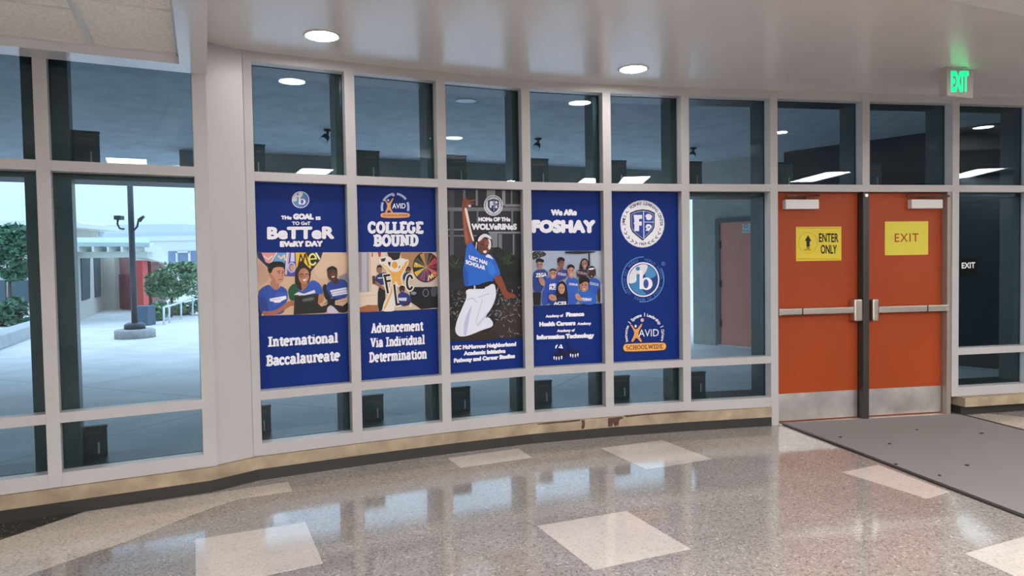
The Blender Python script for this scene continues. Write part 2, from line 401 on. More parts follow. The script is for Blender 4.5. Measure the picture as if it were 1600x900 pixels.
# entrance mat
a0 = at_z(1216, 661.5, 0); a1 = at_z(1240, 672, 0); a2 = at_z(1600, 812, 0)
dm = (a2 - a1) / np.linalg.norm(a2 - a1)
b0 = at_z(1497, 647.2, 0)
def carpet():
    m = bpy.data.materials.new('ribbed_mat_pile'); m.use_nodes = True; n = m.node_tree; b = n.nodes['Principled BSDF']
    t = n.nodes.new('ShaderNodeTexCoord'); z = n.nodes.new('ShaderNodeTexNoise'); z.inputs['Scale'].default_value = 120; z.inputs['Detail'].default_value = 3
    mp = n.nodes.new('ShaderNodeMapping'); mp.inputs['Scale'].default_value = (1, .25, 1); mp.inputs['Rotation'].default_value = (0, 0, -.2)
    z2 = n.nodes.new('ShaderNodeTexNoise'); z2.inputs['Scale'].default_value = 2.5
    r = n.nodes.new('ShaderNodeValToRGB'); r.color_ramp.elements[0].position = .3; r.color_ramp.elements[1].position = .72
    r.color_ramp.elements[0].color = (.094, .086, .083, 1); r.color_ramp.elements[1].color = (.235, .218, .212, 1)
    n.links.new(t.outputs['Object'], mp.inputs[0]); n.links.new(mp.outputs[0], z.inputs['Vector']); n.links.new(t.outputs['Object'], z2.inputs['Vector'])
    a = n.nodes.new('ShaderNodeMath'); a.operation = 'MULTIPLY_ADD'; a.inputs[1].default_value = .3
    sb = n.nodes.new('ShaderNodeMath'); sb.operation = 'MULTIPLY_ADD'; sb.inputs[1].default_value = .7
    n.links.new(z.outputs['Fac'], sb.inputs[0]); n.links.new(z2.outputs['Fac'], a.inputs[0]); n.links.new(a.outputs[0], sb.inputs[2])
    n.links.new(sb.outputs[0], r.inputs[0]); n.links.new(r.outputs[0], b.inputs['Base Color'])
    bu = n.nodes.new('ShaderNodeBump'); bu.inputs['Strength'].default_value = .5; bu.inputs['Distance'].default_value = .004
    n.links.new(z.outputs['Fac'], bu.inputs['Height']); n.links.new(bu.outputs[0], b.inputs['Normal'])
    b.inputs['Roughness'].default_value = .95; b.inputs['Specular IOR Level'].default_value = .1; return m
matroot = empty('floor_mat'); tag(matroot, 'large grey carpet entrance mat on the floor in front of the orange doors', 'mat')
fa = a0 - dm * 0.0 + np.array([.02, -.02, 0]); fb = b0 + np.array([.0, -.02, 0])
P = [fa, fb, fb + dm * 4.6, fa + dm * 4.6]
bm = bmesh.new(); prism(bm, [(p[0], p[1], .0003) for p in P], np.array([0, 0, .009])); fixn(bm); link_mesh('pile', bm, carpet(), matroot)
bm = bmesh.new()
for a, b in ((P[0], P[3]), (P[1], P[2])):
    F = Fr(a, b); fbox(bm, F, 0, F.L, -.018, .018, .0004, .0105)
link_mesh('border', bm, mat('mat_rubber', (.03, .025, .022), .6), matroot)
for i, (x, y) in enumerate([(1313, 683), (1390, 693.5), (1400, 725.5), (1511, 727), (1433, 671.5), (1534, 677), (1468, 743)]):
    p = at_z(x, y, .01); bm = bmesh.new()
    lathe(bm, (p[0], p[1], .0095), [(.014, 0), (.013, .004), (.006, .007)], 9)
    for v in bm.verts: v.co.x = p[0] + (v.co.x - p[0]) * (1 + .4 * math.sin(i * 3)); 
    tag(link_mesh('mat_crumb', bm, BLACKP), 'small dark crumb lying on the grey entrance mat', 'debris', 'dark crumbs on the entrance mat')

# ------------------------------------------------------------------ orange doors
F6, F7 = BAY['6'][0], BAY['7'][0]
DN = -.075
def door(idx, label, F, s0, s1, hinge_left, px_bar, px_latch, px_closer):
    root = struct(empty('door_%d' % idx)); root['label'] = label
    bm = bmesh.new(); fbox(bm, F, s0, s1, DN - .045, DN, .012, Z_R1B - .004, bev=.002); link_mesh('door_leaf', bm, DOORP, root)
    bm = bmesh.new(); fbox(bm, F, s0 + .006, s1 - .006, DN, DN + .003, .02, .272); link_mesh('kick_plate', bm, STEEL, root)
    # push bar
    (xa, ya), (xb, yb) = px_bar
    sa, za = F.sz(xa, ya, DN + .06); sb, zb = F.sz(xb, yb, DN + .06)
    zc = (za + zb) / 2; lo, hi = min(sa, sb), max(sa, sb)
    e = empty('push_bar'); e.parent = root
    bm = bmesh.new(); fbox(bm, F, lo, hi, DN + .022, DN + .068, zc - .030, zc + .030, bev=.009); link_mesh('bar', bm, STEELB, e)
    bm = bmesh.new(); fbox(bm, F, lo, hi, DN, DN + .024, zc - .024, zc + .024); link_mesh('bar_channel', bm, DARKMET, e)
    cut = lo + (hi - lo) * (.29 if hinge_left else .70)
    bm = bmesh.new(); fbox(bm, F, cut - .006, cut + .006, DN + .02, DN + .0695, zc - .031, zc + .031); link_mesh('bar_joint', bm, DARKMET, e)
    endc = lo if hinge_left else hi
    bm = bmesh.new(); fbox(bm, F, endc - .014, endc + .014, DN, DN + .07, zc - .032, zc + .032, bev=.006); link_mesh('end_cap', bm, STEELB, e)
    (xa, ya), (xb, yb) = px_latch
    sa, za = F.sz(xa, ya, DN + .06); sb, zb = F.sz(xb, yb, DN + .06)
    bm = bmesh.new(); fbox(bm, F, sa, sb, DN, DN + .08, min(za, zb), max(za, zb), bev=.016); link_mesh('latch_case', bm, STEELB, root)
    # closer
    (xa, ya), (xb, yb) = px_closer
    sa, za = F.sz(xa, ya, DN + .06); sb, zb = F.sz(xb, yb, DN + .06)
    bm = bmesh.new(); fbox(bm, F, sa, sb, DN, DN + .06, min(za, zb), max(za, zb), bev=.006); c = link_mesh('door_closer', bm, WHITEP, root); c['label'] = 'white door closer body'
    bm = bmesh.new(); zt = max(za, zb); m = (sa + sb) / 2; q = .06
    k0 = sa + q if not hinge_left else sb - q; k1 = sb + .03 if not hinge_left else sa - .02
    ko = sa - .04 if not hinge_left else sb + .0
    tube(bm, [F.w(m + (.05 if hinge_left else -.05), DN + .03, zt - .01), F.w(m + (.05 if hinge_left else -.05), DN + .03, zt + .02)], .014, 10)
    tube(bm, [F.w(m + (.05 if hinge_left else -.05), DN + .032, zt + .018), F.w(k1, DN + .10, zt + .026)], .009, 8)
    tube(bm, [F.w(k1, DN + .10, zt + .030), F.w(ko, DN + .05, zt + .040)], .008, 8)
    lathe(bm, F.w(ko, DN + .05, zt + .028), [(.014, 0), (.014, .022)], 10)
    link_mesh('closer_arm', bm, mat('arm_bronze', (.16, .075, .05), .35, metal=.6), c)
    return root
pw = .031
door(1, 'left orange metal door with the enter only sign', F6, .042, F6.L - pw - .004, True, ((1219, 488.3), (1336, 484)), ((1333, 467.5), (1346.5, 501.5)), ((1228, 311.5), (1280, 326.5)))
door(2, 'right orange metal door with the exit sign', F7, pw + .004, F7.L - .085, False, ((1373, 484.3), (1480.5, 480.5)), ((1361.5, 467), (1372, 501.5)), ((1425, 311.5), (1473.5, 325.5)))
bm = bmesh.new(); Fq = F7
fbox(bm, Fq, -pw, pw, -.13, .0, .006, Z_R1B - .002, bev=.003)
t = struct(link_mesh('trim_8', bm, DARKMET)); t['label'] = 'dark steel post standing between the two orange doors'
bm = bmesh.new(); lathe(bm, F7.w(.0, .0, Z_R1B - .035), [(.02, 0), (.02, .006), (.012, .01)], 16, axis=tuple(F7.n)); link_mesh('post_cap', bm, STEEL, t)
bm = bmesh.new(); fbox(bm, F7, F7.L - .08, F7.L - .036, -.13, -.012, 0.004, Z_R1B)
t = struct(link_mesh('trim_9', bm, mat('jamb_steel', (.36, .31, .275), .35, metal=.3))); t['label'] = 'steel jamb on the hinge side of the right door'
bm = bmesh.new(); fbox(bm, F6, .04, F6.L, -.14, .008, .0005, .007); fbox(bm, F7, 0, F7.L - .04, -.14, .008, .0005, .007)
struct(link_mesh('trim_10', bm, mat('threshold_metal', (.46, .36, .30), .4, metal=.4)))

# ------------------------------------------------------------------ lettering and flat artwork
def text_polys(txt, bold=0.0, spacing=1.0):
    """returns verts (x, y) and faces of a line of text set at size 1, baseline 0"""
    cu = bpy.data.curves.new('t', 'FONT'); cu.body = txt; cu.size = 1; cu.offset = bold if bold <= .02 else 0; cu.space_character = spacing; cu.resolution_u = 3
    o = bpy.data.objects.new('t', cu); COL.objects.link(o)
    dg = bpy.context.evaluated_depsgraph_get(); me = o.evaluated_get(dg).to_mesh()
    V = [(v.co.x, v.co.y) for v in me.vertices]; Fs = [tuple(p.vertices) for p in me.polygons]
    o.evaluated_get(dg).to_mesh_clear(); bpy.data.objects.remove(o); bpy.data.curves.remove(cu)
    if bold > 0.02:                            # thicken the strokes evenly in every direction
        V0, F0, V, Fs = V, Fs, [], []
        for k in range(9):
            dx, dy = (0, 0) if k == 8 else (bold * math.cos(k * math.pi / 4), bold * math.sin(k * math.pi / 4)); b = len(V)
            V += [(x + dx, y + dy) for x, y in V0]; Fs += [tuple(i + b for i in f) for f in F0]
    return V, Fs
def smooth_closed(P, it=2):
    P = [np.array(p, float) for p in P]
    for _ in range(it):
        Q = []
        for i in range(len(P)):
            a, b = P[i], P[(i + 1) % len(P)]
            Q += [a * .78 + b * .22, a * .22 + b * .78]
        P = Q
    return P

# slab lettering: strokes on a grid (x-height 1, capitals 1.42) with block serifs
def arc(cx, cy, rx, ry, a0, a1, n=14):
    return [(cx + rx * math.cos(math.radians(a0 + (a1 - a0) * i / n)), cy + ry * math.sin(math.radians(a0 + (a1 - a0) * i / n))) for i in range(n + 1)]
H = 1.42
def st_(x, y0, y1): return [(x, y0), (x, y1)]
# glyph: (advance, strokes, serifs [(x, y, half width)])
SLAB = {
 'I': (.82, [st_(.41, 0, H)], [(.41, 0, .36), (.41, H, .36)]),
 'B': (1.2, [st_(.32, 0, H), arc(.62, 1.06, .34, .36, 90, -90), arc(.62, .36, .40, .36, 90, -90), [(.32, H), (.62, H)], [(.32, .71), (.62, .71)], [(.32, 0), (.62, 0)]], [(.25, 0, .24), (.25, H, .24)]),
 'D': (1.25, [st_(.32, 0, H), [(.32, H), (.55, H)], [(.32, 0), (.55, 0)], arc(.55, .71, .5, .71, 90, -90)], [(.25, 0, .24), (.25, H, .24)]),
 'A': (1.3, [[(.25, 0), (.65, H)], [(.65, H), (1.05, 0)], [(.4, .45), (.9, .45)]], [(.25, 0, .26), (1.05, 0, .26), (.6, H, .2)]),
 'V': (1.25, [[(.22, H), (.62, 0)], [(.62, 0), (1.02, H)]], [(.22, H, .26), (1.02, H, .26)]),
 'C': (1.2, [arc(.62, .71, .46, .71, 38, 322, 22)], [(1.0, .32, .06), (1.0, 1.1, .08)]),
 'O': (1.28, [arc(.64, .71, .47, .71, 0, 360, 28)], []),
 'L': (1.05, [st_(.32, 0, H), [(.32, 0), (.9, 0), (.9, .32)]], [(.32, H, .32), (.25, 0, .22)]),
 'E': (1.1, [st_(.32, 0, H), [(.32, 0), (.92, 0), (.92, .3)], [(.32, .71), (.72, .71)], [(.32, H), (.9, H), (.9, 1.15)]], [(.25, 0, .22), (.25, H, .22)]),
 'G': (1.25, [arc(.62, .71, .46, .71, 45, 330, 22), [(1.02, .3), (1.02, .62), (.74, .62)]], []),
 'U': (1.3, [[(.3, H), (.3, .5)], arc(.65, .45, .35, .45, 180, 360), [(1.0, .5), (1.0, H)]], [(.3, H, .3), (1.0, H, .3)]),
 'N': (1.38, [st_(.3, 0, H), [(.3, H), (1.05, 0)], st_(1.05, 0, H)], [(.3, 0, .3), (1.05, H, .3), (.2, H, .2)]),
 'S': (1.1, [arc(.55, 1.05, .36, .36, 30, 270, 14) + arc(.55, .36, .4, .36, 90, -150, 14)], []),
 'W': (1.7, [[(.2, H), (.5, 0)], [(.5, 0), (.85, H)], [(.85, H), (1.2, 0)], [(1.2, 0), (1.5, H)]], [(.2, H, .22), (1.5, H, .22)]),
 'H': (1.35, [st_(.3, 0, H), st_(1.05, 0, H), [(.3, .71), (1.05, .71)]], [(.3, 0, .28), (.3, H, .28), (1.05, 0, .28), (1.05, H, .28)]),
 'a': (1.06, [arc(.44, .27, .29, .27, 0, 360, 18), [(.78, 0), (.78, .72)] + arc(.48, .72, .30, .30, 0, 150, 10)], [(.88, 0, .14)]),
 'c': (.92, [arc(.48, .5, .36, .5, 42, 318, 16)], [(.76, .8, .08)]),
 'd': (1.05, [arc(.46, .5, .34, .5, 0, 360, 20), st_(.8, 0, 1.45)], [(.9, 0, .16), (.7, 1.45, .18)]),
 'e': (1.0, [arc(.50, .5, .38, .52, 5, 300, 18), [(.16, .56), (.86, .56)]], []),
 'i': (.66, [st_(.34, 0, 1.0), st_(.34, 1.36, 1.44)], [(.34, 0, .28), (.26, 1.0, .2)]),
 'l': (.66, [st_(.34, 0, 1.45)], [(.34, 0, .28), (.26, 1.45, .2)]),
 'm': (1.6, [st_(.3, 0, 1.0), [(.3, .7)] + arc(.56, .72, .25, .27, 150, 0, 8) + [(.81, 0)], [(.81, .7)] + arc(1.07, .72, .25, .27, 150, 0, 8) + [(1.32, 0)]], [(.28, 0, .22), (.2, 1.0, .18), (.81, 0, .18), (1.34, 0, .2)]),
 'n': (1.14, [st_(.3, 0, 1.0), [(.3, .7)] + arc(.58, .70, .27, .29, 150, 0, 8) + [(.85, 0)]], [(.28, 0, .24), (.2, 1.0, .18), (.86, 0, .22)]),
 'o': (1.0, [arc(.5, .5, .37, .5, 0, 360, 22)], []),
 'r': (.86, [st_(.3, 0, 1.0), [(.3, .7)] + arc(.55, .72, .25, .27, 150, 30, 8)], [(.3, 0, .26), (.2, 1.0, .18), (.74, .8, .07)]),
 't': (.74, [[(.36, 1.35), (.36, .25)], arc(.56, .25, .2, .25, 180, 300, 8)], [(.36, 1.0, .34)]),
 'u': (1.14, [[(.28, 1.0), (.28, .32)], arc(.55, .3, .27, .3, 180, 360, 10), st_(.82, 0, 1.0)], [(.22, 1.0, .2), (.9, 0, .16), (.75, 1.0, .18)]),
 'v': (1.02, [[(.22, 1.0), (.51, 0)], [(.51, 0), (.80, 1.0)]], [(.22, 1.0, .22), (.80, 1.0, .22)]),
 ' ': (.6, [], []),
}
def slab_polys(txt, wgt=.17):
    V, Fs = [], []; x0 = 0.0
    def add(P):
        b = len(V); V.extend(P); Fs.append(tuple(range(b, b + len(P))))
    for ch in txt:
        adv, strokes, ser = SLAB[ch]
        for s in strokes:
            for a, b in zip(s, s[1:]):
                d = np.array(b) - np.array(a); l = np.linalg.norm(d)
                if l < 1e-6: continue
                p = np.array([-d[1], d[0]]) / l * wgt
                add([tuple(np.array(q) + (x0, 0)) for q in (np.array(a) + p, np.array(a) - p, np.array(b) - p, np.array(b) + p)])
            if len(s) > 2:
                for a in s[1:-1]: add([(a[0] + x0 + wgt * math.cos(k * math.pi / 4), a[1] + wgt * math.sin(k * math.pi / 4)) for k in range(8)])
        for x, y, hw in ser: add([(x0 + x - hw - .02, y - .13), (x0 + x + hw + .02, y - .13), (x0 + x + hw + .02, y + .13), (x0 + x - hw - .02, y + .13)])
        x0 += adv
    return V, Fs

class Art:
    """flat printed shapes laid on a plane of frame F; coordinates read off a crop of the photo (origin x0, y0, scale s)"""
    def __init__(self, F, n, crop=(0, 0, 1)):
        self.F, self.n, self.crop = F, n, crop; self.k = 0; self.out = {}
        self.reset()
    def reset(self): self.V, self.Fc, self.mi, self.mats = [], [], [], []
    def at(self, crop): self.crop = crop; return self
    def _m(self, col):
        m = ink(col) if isinstance(col, str) else col
        if m not in self.mats: self.mats.append(m)
        return self.mats.index(m)
    def add(self, col, V, Fs, own_layer=True, lift=None):
        """lift: small extra height per vertex so that overlapping pieces of one colour never share a plane"""
        if own_layer: self.k += 1
        x0, y0, s = self.crop; b = len(self.V); lay = self.n + .00012 * self.k; mi = self._m(col)
        for i, (x, y) in enumerate(V): self.V.append(tuple(self.F.hit(x0 + x / s, y0 + y / s, self.n) + self.F.n * (lay - self.n + (lift[i] if lift else 0))))
        for f in Fs: self.Fc.append(tuple(i + b for i in f)); self.mi.append(mi)
    def poly(self, col, P, sm=2, own=True):
        P = smooth_closed(P, sm) if sm else P
        self.add(col, [tuple(p) for p in P], [tuple(range(len(P)))], own)
    def ell(self, col, cx, cy, rx, ry, rot=0, n=28):
        c, s = math.cos(math.radians(rot)), math.sin(math.radians(rot)); P = []
        for i in range(n):
            a, b = rx * math.cos(2 * math.pi * i / n), ry * math.sin(2 * math.pi * i / n); P.append((cx + a * c - b * s, cy + a * s + b * c))
        self.poly(col, P, 0)
    def ring(self, col, cx, cy, rx, ry, w, a0=0, a1=360, n=56):
        V, Fs = [], []
        for i in range(n + 1):
            a = math.radians(a0 + (a1 - a0) * i / n); c, s = math.cos(a), -math.sin(a)
            V += [(cx + rx * c, cy + ry * s), (cx + (rx - w) * c, cy + (ry - w) * s)]
            if i: Fs.append((2 * i - 2, 2 * i - 1, 2 * i + 1, 2 * i))
        self.add(col, V, Fs)
    def stroke(self, col, P, w):
        self.k += 1
        for i, (a, b) in enumerate(zip(P, P[1:])):
            d = np.array(b, float) - np.array(a, float); l = np.linalg.norm(d)
            if l < 1e-6: continue
            p = np.array([-d[1], d[0]]) / l * w / 2; e = d / l * w * .25
            self.add(col, [tuple(np.array(a) + p - e), tuple(np.array(a) - p - e), tuple(np.array(b) - p + e), tuple(np.array(b) + p + e)], [(0, 1, 2, 3)], False, [.00003 * (i % 3)] * 4)
    def text(self, col, txt, bl, br, h, bold=.02, slab=None, sp=1.0, skew=0.0):
        """text spans bl..br along the baseline, capitals h high (crop units)"""
        V, Fs = slab_polys(txt, slab) if slab else text_polys(txt, bold, sp)
        xs = [v[0] for v in V]; ys = [v[1] for v in V]; x0, x1 = min(xs), max(xs); cap = H + .13 if slab else .73 + bold
        bl, br = np.array(bl, float), np.array(br, float); d = br - bl; up = np.array([d[1], -d[0]]) / np.linalg.norm(d)
        if abs(d[1]) < abs(d[0]) * .35: up = np.array([0, -1.0])
        up = up * h / cap + (d / np.linalg.norm(d)) * skew * h
        self.add(col, [tuple(bl + d * ((x - x0) / (x1 - x0)) + up * (y + (.13 if slab else bold))) for x, y in V], Fs, True, self.lifts(V, Fs, slab, bold))
        self.k += 7 if (slab or bold > .02) else 0
    @staticmethod
    def lifts(V, Fs, slab, bold):
        if not slab and bold <= .02: return None
        L = [0.0] * len(V)
        for j, f in enumerate(Fs):
            for i in f: L[i] = (j % 40) * .00002 if slab else (i * 9 // len(V)) * .00005
        return L
    def arctext(self, col, txt, cx, cy, rx, ry, a0, a1, h, bold=.015, inward=False):
        """letters along an ellipse from angle a0 to a1 (degrees, counter-clockwise from the right)"""
        self.k += 1; n = len(txt)
        for i, ch in enumerate(txt):
            if ch == ' ': continue
            a = math.radians(a0 + (a1 - a0) * (i + .5) / n)
            V, Fs = text_polys(ch, bold); xm = (min(v[0] for v in V) + max(v[0] for v in V)) / 2; sc = h / .73
            nx, ny = math.cos(a), -math.sin(a); tx, ty = -ny, nx
            if inward: nx, ny, tx, ty = -nx, -ny, -tx, -ty
            bx, by = cx + rx * math.cos(a), cy - ry * math.sin(a)
            self.add(col, [(bx + tx * (x - xm) * sc + nx * (y - .36) * sc, by + ty * (x - xm) * sc + ny * (y - .36) * sc) for x, y in V], Fs, False, self.lifts(V, Fs, None, bold))
        self.k += 4
    def build(self, name, parent):
        me = bpy.data.meshes.new(name); me.from_pydata(self.V, [], self.Fc)
        for m in self.mats: me.materials.append(m)
        me.polygons.foreach_set('material_index', self.mi); me.update()
        # face the room
        bm = bmesh.new(); bm.from_mesh(me); bm.normal_update(); nn = Vector(self.F.n)
        bmesh.ops.reverse_faces(bm, faces=[f for f in bm.faces if f.normal.dot(nn) < 0]); bm.to_mesh(me); bm.free()
        o = bpy.data.objects.new(name, me); COL.objects.link(o); o.parent = parent
        self.reset(); return o

NAVY = mat('poster_blue', (.004, .0255, .19), .45, spec=.15)
WH = '#F1F0FA'
def poster(bay, label, name='window_poster'):
    F = BAY[bay][0]; wl = .03 if bay == '0' else .0375
    bm = bmesh.new(); fbox(bm, F, wl + .002, F.L - .0385, GN + .006, GN + .012, Z_R2T + .002, Z_R1B - .002)
    o = link_mesh(name, bm, NAVY); tag(o, label, 'poster', 'posters on the curved window wall')
    return o, Art(F, GN + .0124)

def ib_logo(A, cx, cy, rx, ry, small):
    blue = '#3F86BE' if not small else '#5E8FC4'; deep = '#1F3F86'
    A.ell(WH, cx, cy, rx, ry); A.ell(deep if not small else '#4A70B4', cx, cy, rx * .92, ry * .92)
    f = lambda L: [(cx + x * rx, cy + y * ry) for x, y in L]
    A.poly(blue, f([(-.88, .25), (-.45, .15), (-.35, -.4), (-.1, -.3), (-.1, .6), (.25, .84), (-.1, .9), (-.55, .72)]))
    A.poly('#4C8CC4', f([(.30, -.83), (.62, -.65), (.86, -.25), (.5, -.05), (.1, -.15), (.15, -.5)]))
    A.poly('#E2E2E6', f([(-.9, .25), (-.9, -.2), (-.6, -.68), (-.1, -.9), (.32, -.85), (.2, -.5), (0, -.2), (-.2, -.3), (-.42, -.32), (-.40, .10), (-.6, .2)]))
    A.stroke(WH, f([(-.12, -.48), (-.12, .5)]), rx * .2)
    A.ell(WH, *f([(.2, .24)])[0], rx * .37, ry * .36); A.ell('#3A62AC' if small else '#35569C', *f([(.17, .24)])[0], rx * .16, ry * .26)
    A.stroke(blue, f([(-.32, -.28), (-.32, .45)]), rx * .17)
    A.ell(blue, *f([(-.33, -.63)])[0], rx * .13, ry * .12)

def avid_logo(A, f, big):
    """f maps unit coordinates (x right, y down; arch radius 1, centre 0,0)"""
    sc = f(1, 0)[0] - f(0, 0)[0]
    org = '#E5A25A'
    A.poly(org, [f(x, y) for x, y in [(-.82, -.60), (-.70, -.58), (-.55, -.32), (-.42, -.32), (-.18, -.66), (-.10, -.62), (-.32, -.2), (-.34, .02), (-.12, .40), (-.22, .44), (-.45, .14), (-.66, .44), (-.76, .40), (-.58, .0), (-.58, -.18), (-.75, -.5)]], 1)
    A.ell(WH, *f(-.50, -.50), sc * .06, sc * .08)
    A.ell('#D9C2D8', *f(-.12, -.86), sc * .10, sc * .10); A.ell('#C0476A', *f(-.03, -.88), sc * .035, sc * .05)

# ---- poster 1
o, A = poster('0', 'blue poster lettered Better Every Day with three students photographed around a laptop')
A.at((395, 280, 7.497))
ib_logo(A, 560, 240, 102, 98, True); A.build('logo', o)
A.text(WH, 'THe', (330, 472), (455, 474), 44, .08); A.text(WH, 'GOAL', (470, 473), (715, 474), 66, .10); A.text(WH, 'IS', (735, 478), (797, 478), 40, .08)
A.text(WH, 'TO GeT', (458, 537), (675, 537), 40, .05)
A.text(WH, 'BeTTeR', (165, 706), (955, 700), 145, .06, sp=1.04); A.text(WH, 'EVeRY DAY', (315, 795), (820, 790), 66, .09)
A.at((400, 500, 8.18))
A.text(WH, 'International', (152, 342), (1045, 288), 118, slab=.20); A.text(WH, 'Baccalaureate', (128, 588), (1075, 515), 124, slab=.20)
A.build('lettering', o)
A.k = 0
A.at((395, 380, 7.497))
A.poly('#D6B395', [(50, 106), (1112, 108), (1115, 820), (62, 850)], 0)
A.poly('#DDBFA4', [(740, 112), (1110, 112), (1110, 330), (1000, 380), (720, 420)], 1)
A.poly('#C9A08A', [(52, 200), (180, 300), (200, 430), (60, 520)], 1)
A.poly('#1C2858', [(50, 107), (820, 107), (795, 190), (690, 322), (640, 390), (390, 388), (170, 282), (60, 172)], 0)
A.poly('#DE9C9C', [(100, 112), (275, 112), (200, 240), (150, 222)], 0); A.stroke('#F0D8D8', [(130, 150), (180, 190), (230, 150)], 16)
A.poly('#6FA6D6', [(285, 112), (395, 112), (372, 250), (235, 218)], 0); A.stroke('#E8D2B8', [(300, 150), (330, 180), (370, 140), (380, 200)], 20); A.stroke('#EFEFF4', [(280, 112), (205, 245)], 10)
A.poly('#E9E4EC', [(395, 110), (430, 110), (396, 380), (376, 360)], 0); A.stroke('#C05A5A', [(420, 110), (384, 380)], 7)
A.poly('#5552A4', [(432, 110), (500, 110), (505, 384), (394, 384)], 0); A.poly('#D9D9F2', [(447, 112), (486, 112), (490, 215), (440, 215)], 0)
A.ring('#B9B4EA', 455, 285, 48, 62, 18); A.ell('#D8A070', 460, 288, 26, 36)
A.poly('#F0C22E', [(500, 110), (618, 110), (662, 200), (684, 296), (560, 272), (510, 335)], 0)
A.stroke('#1B1A18', [(535, 255), (560, 130), (590, 215), (612, 125), (655, 260)], 15)
A.poly('#20201E', [(618, 110), (732, 110), (782, 200), (698, 296), (668, 220)], 0)
A.ring('#E6E27E', 700, 190, 52, 74, 22, 0, 330); A.stroke('#E6E27E', [(660, 190), (735, 180)], 16)
A.poly('#F0E8D8', [(728, 110), (748, 110), (792, 185), (776, 197)], 0)
A.poly('#8E8A94', [(1005, 395), (1112, 345), (1115, 430), (1020, 440)], 0)
# left student
A.poly('#14163A', [(60, 560), (110, 540), (110, 860), (62, 850)], 1)
A.poly('#B27A64', [(205, 430), (315, 440), (305, 545), (262, 560), (205, 510)])
A.poly('#2E51AA', [(64, 545), (185, 478), (225, 520), (262, 552), (305, 535), (322, 495), (400, 540), (412, 640), (390, 700), (372, 800), (320, 835), (115, 845), (70, 760)])
A.poly('#24418F', [(70, 640), (150, 620), (185, 760), (170, 830), (110, 830), (70, 760)])
A.poly('#3A60BC', [(250, 590), (390, 560), (395, 620), (330, 700), (230, 760)], 2)
A.poly('#CB9279', [(190, 300), (232, 268), (330, 266), (368, 300), (372, 372), (356, 440), (312, 482), (262, 470), (212, 420), (182, 345)])
A.poly('#B67C66', [(212, 360), (250, 400), (275, 455), (262, 470), (210, 420), (185, 345)])
A.poly('#15100F', [(172, 305), (184, 240), (240, 214), (330, 212), (372, 232), (368, 284), (300, 276), (238, 290), (216, 352), (188, 350)])
A.stroke('#3A2018', [(285, 330), (322, 326)], 9); A.stroke('#3A2018', [(345, 328), (364, 330)], 8); A.ell('#2A1612', 308, 348, 13, 6); A.ell('#2A1612', 352, 348, 9, 6)
A.stroke('#A9705C', [(338, 345), (348, 392), (330, 398)], 8); A.stroke('#8E4A42', [(300, 428), (348, 424)], 9)
A.poly(WH, [(195, 650), (388, 615), (394, 650), (330, 680), (318, 695), (252, 697), (246, 684), (200, 680)], 0); A.stroke('#A8B4E0', [(200, 668), (330, 650)], 6)
A.poly('#A96A50', [(108, 790), (180, 800), (262, 786), (340, 740), (400, 682), (490, 670), (497, 722), (430, 742), (340, 800), (235, 848), (120, 850)])
# middle student
A.poly('#2A1816', [(500, 320), (530, 252), (556, 208), (590, 200), (612, 246), (662, 288), (682, 335), (672, 420), (645, 480), (560, 560), (512, 575), (490, 445)])
A.poly('#1D5438', [(408, 550), (450, 488), (512, 468), (545, 600), (512, 672), (430, 672)])
A.poly('#A66A4E', [(560, 440), (645, 440), (630, 520), (575, 570)])
A.poly('#2F59B6', [(528, 520), (575, 570), (632, 510), (650, 465), (702, 428), (770, 460), (812, 522), (822, 602), (740, 615), (540, 625)])
A.poly('#B97C5E', [(532, 350), (560, 300), (612, 288), (655, 330), (662, 400), (640, 452), (598, 482), (560, 468), (536, 420)])
A.poly('#C98F6E', [(600, 310), (645, 330), (655, 400), (630, 445), (600, 430)], 2)
A.stroke('#2A1512', [(545, 372), (590, 362)], 7); A.stroke('#2A1512', [(612, 362), (655, 366)], 7); A.ring('#3A2A2A', 568, 376, 26, 20, 5); A.ring('#3A2A2A', 632, 374, 26, 20, 5)
A.poly('#F2E4E0', [(580, 425), (632, 420), (618, 442), (592, 444)], 1); A.stroke('#9A5E46', [(604, 380), (612, 408), (596, 410)], 6)
A.poly('#E2E0E4', [(480, 602), (530, 572), (600, 592), (722, 545), (732, 580), (600, 612)], 0)
A.poly('#B77E5C', [(758, 600), (826, 590), (830, 680), (785, 712), (745, 692)])
A.poly('#22231E', [(490, 622), (770, 592), (760, 700), (800, 742), (862, 722), (905, 662), (942, 632), (875, 800), (835, 815), (478, 836)], 0)
A.poly('#4C504A', [(570, 650), (722, 620), (716, 672), (582, 692)], 1); A.stroke('#83877F', [(595, 668), (700, 648)], 9)
A.poly('#65735F', [(800, 726), (942, 640), (892, 692)], 0)
# right student
A.poly('#16162A', [(812, 500), (850, 470), (900, 560), (930, 640), (860, 670), (830, 600)])
A.poly('#29438F', [(850, 520), (880, 455), (1000, 412), (1112, 440), (1114, 640), (962, 662), (900, 620)])
A.poly('#14141F', [(852, 645), (1114, 655), (1114, 812), (1000, 815), (900, 722)])
A.poly('#45241E', [(918, 410), (992, 395), (1000, 470), (950, 484)])
A.ell('#51301F', 930, 355, 60, 88); A.poly('#6A3C30', [(905, 330), (960, 320), (975, 380), (940, 415), (905, 390)])
A.poly('#110C0C', [(866, 345), (868, 292), (920, 268), (980, 284), (992, 345), (962, 305), (902, 308)])
A.ell('#1A0E0C', 910, 345, 9, 5); A.ell('#1A0E0C', 955, 342, 9, 5); A.poly('#EBDAD6', [(918, 388), (962, 384), (948, 402), (928, 403)], 1)
A.poly('#DCDCEE', [(900, 552), (1094, 515), (1106, 592), (932, 622)], 0); A.stroke('#7A88BE', [(915, 575), (1095, 540)], 7); A.stroke('#7A88BE', [(930, 602), (1100, 570)], 6)
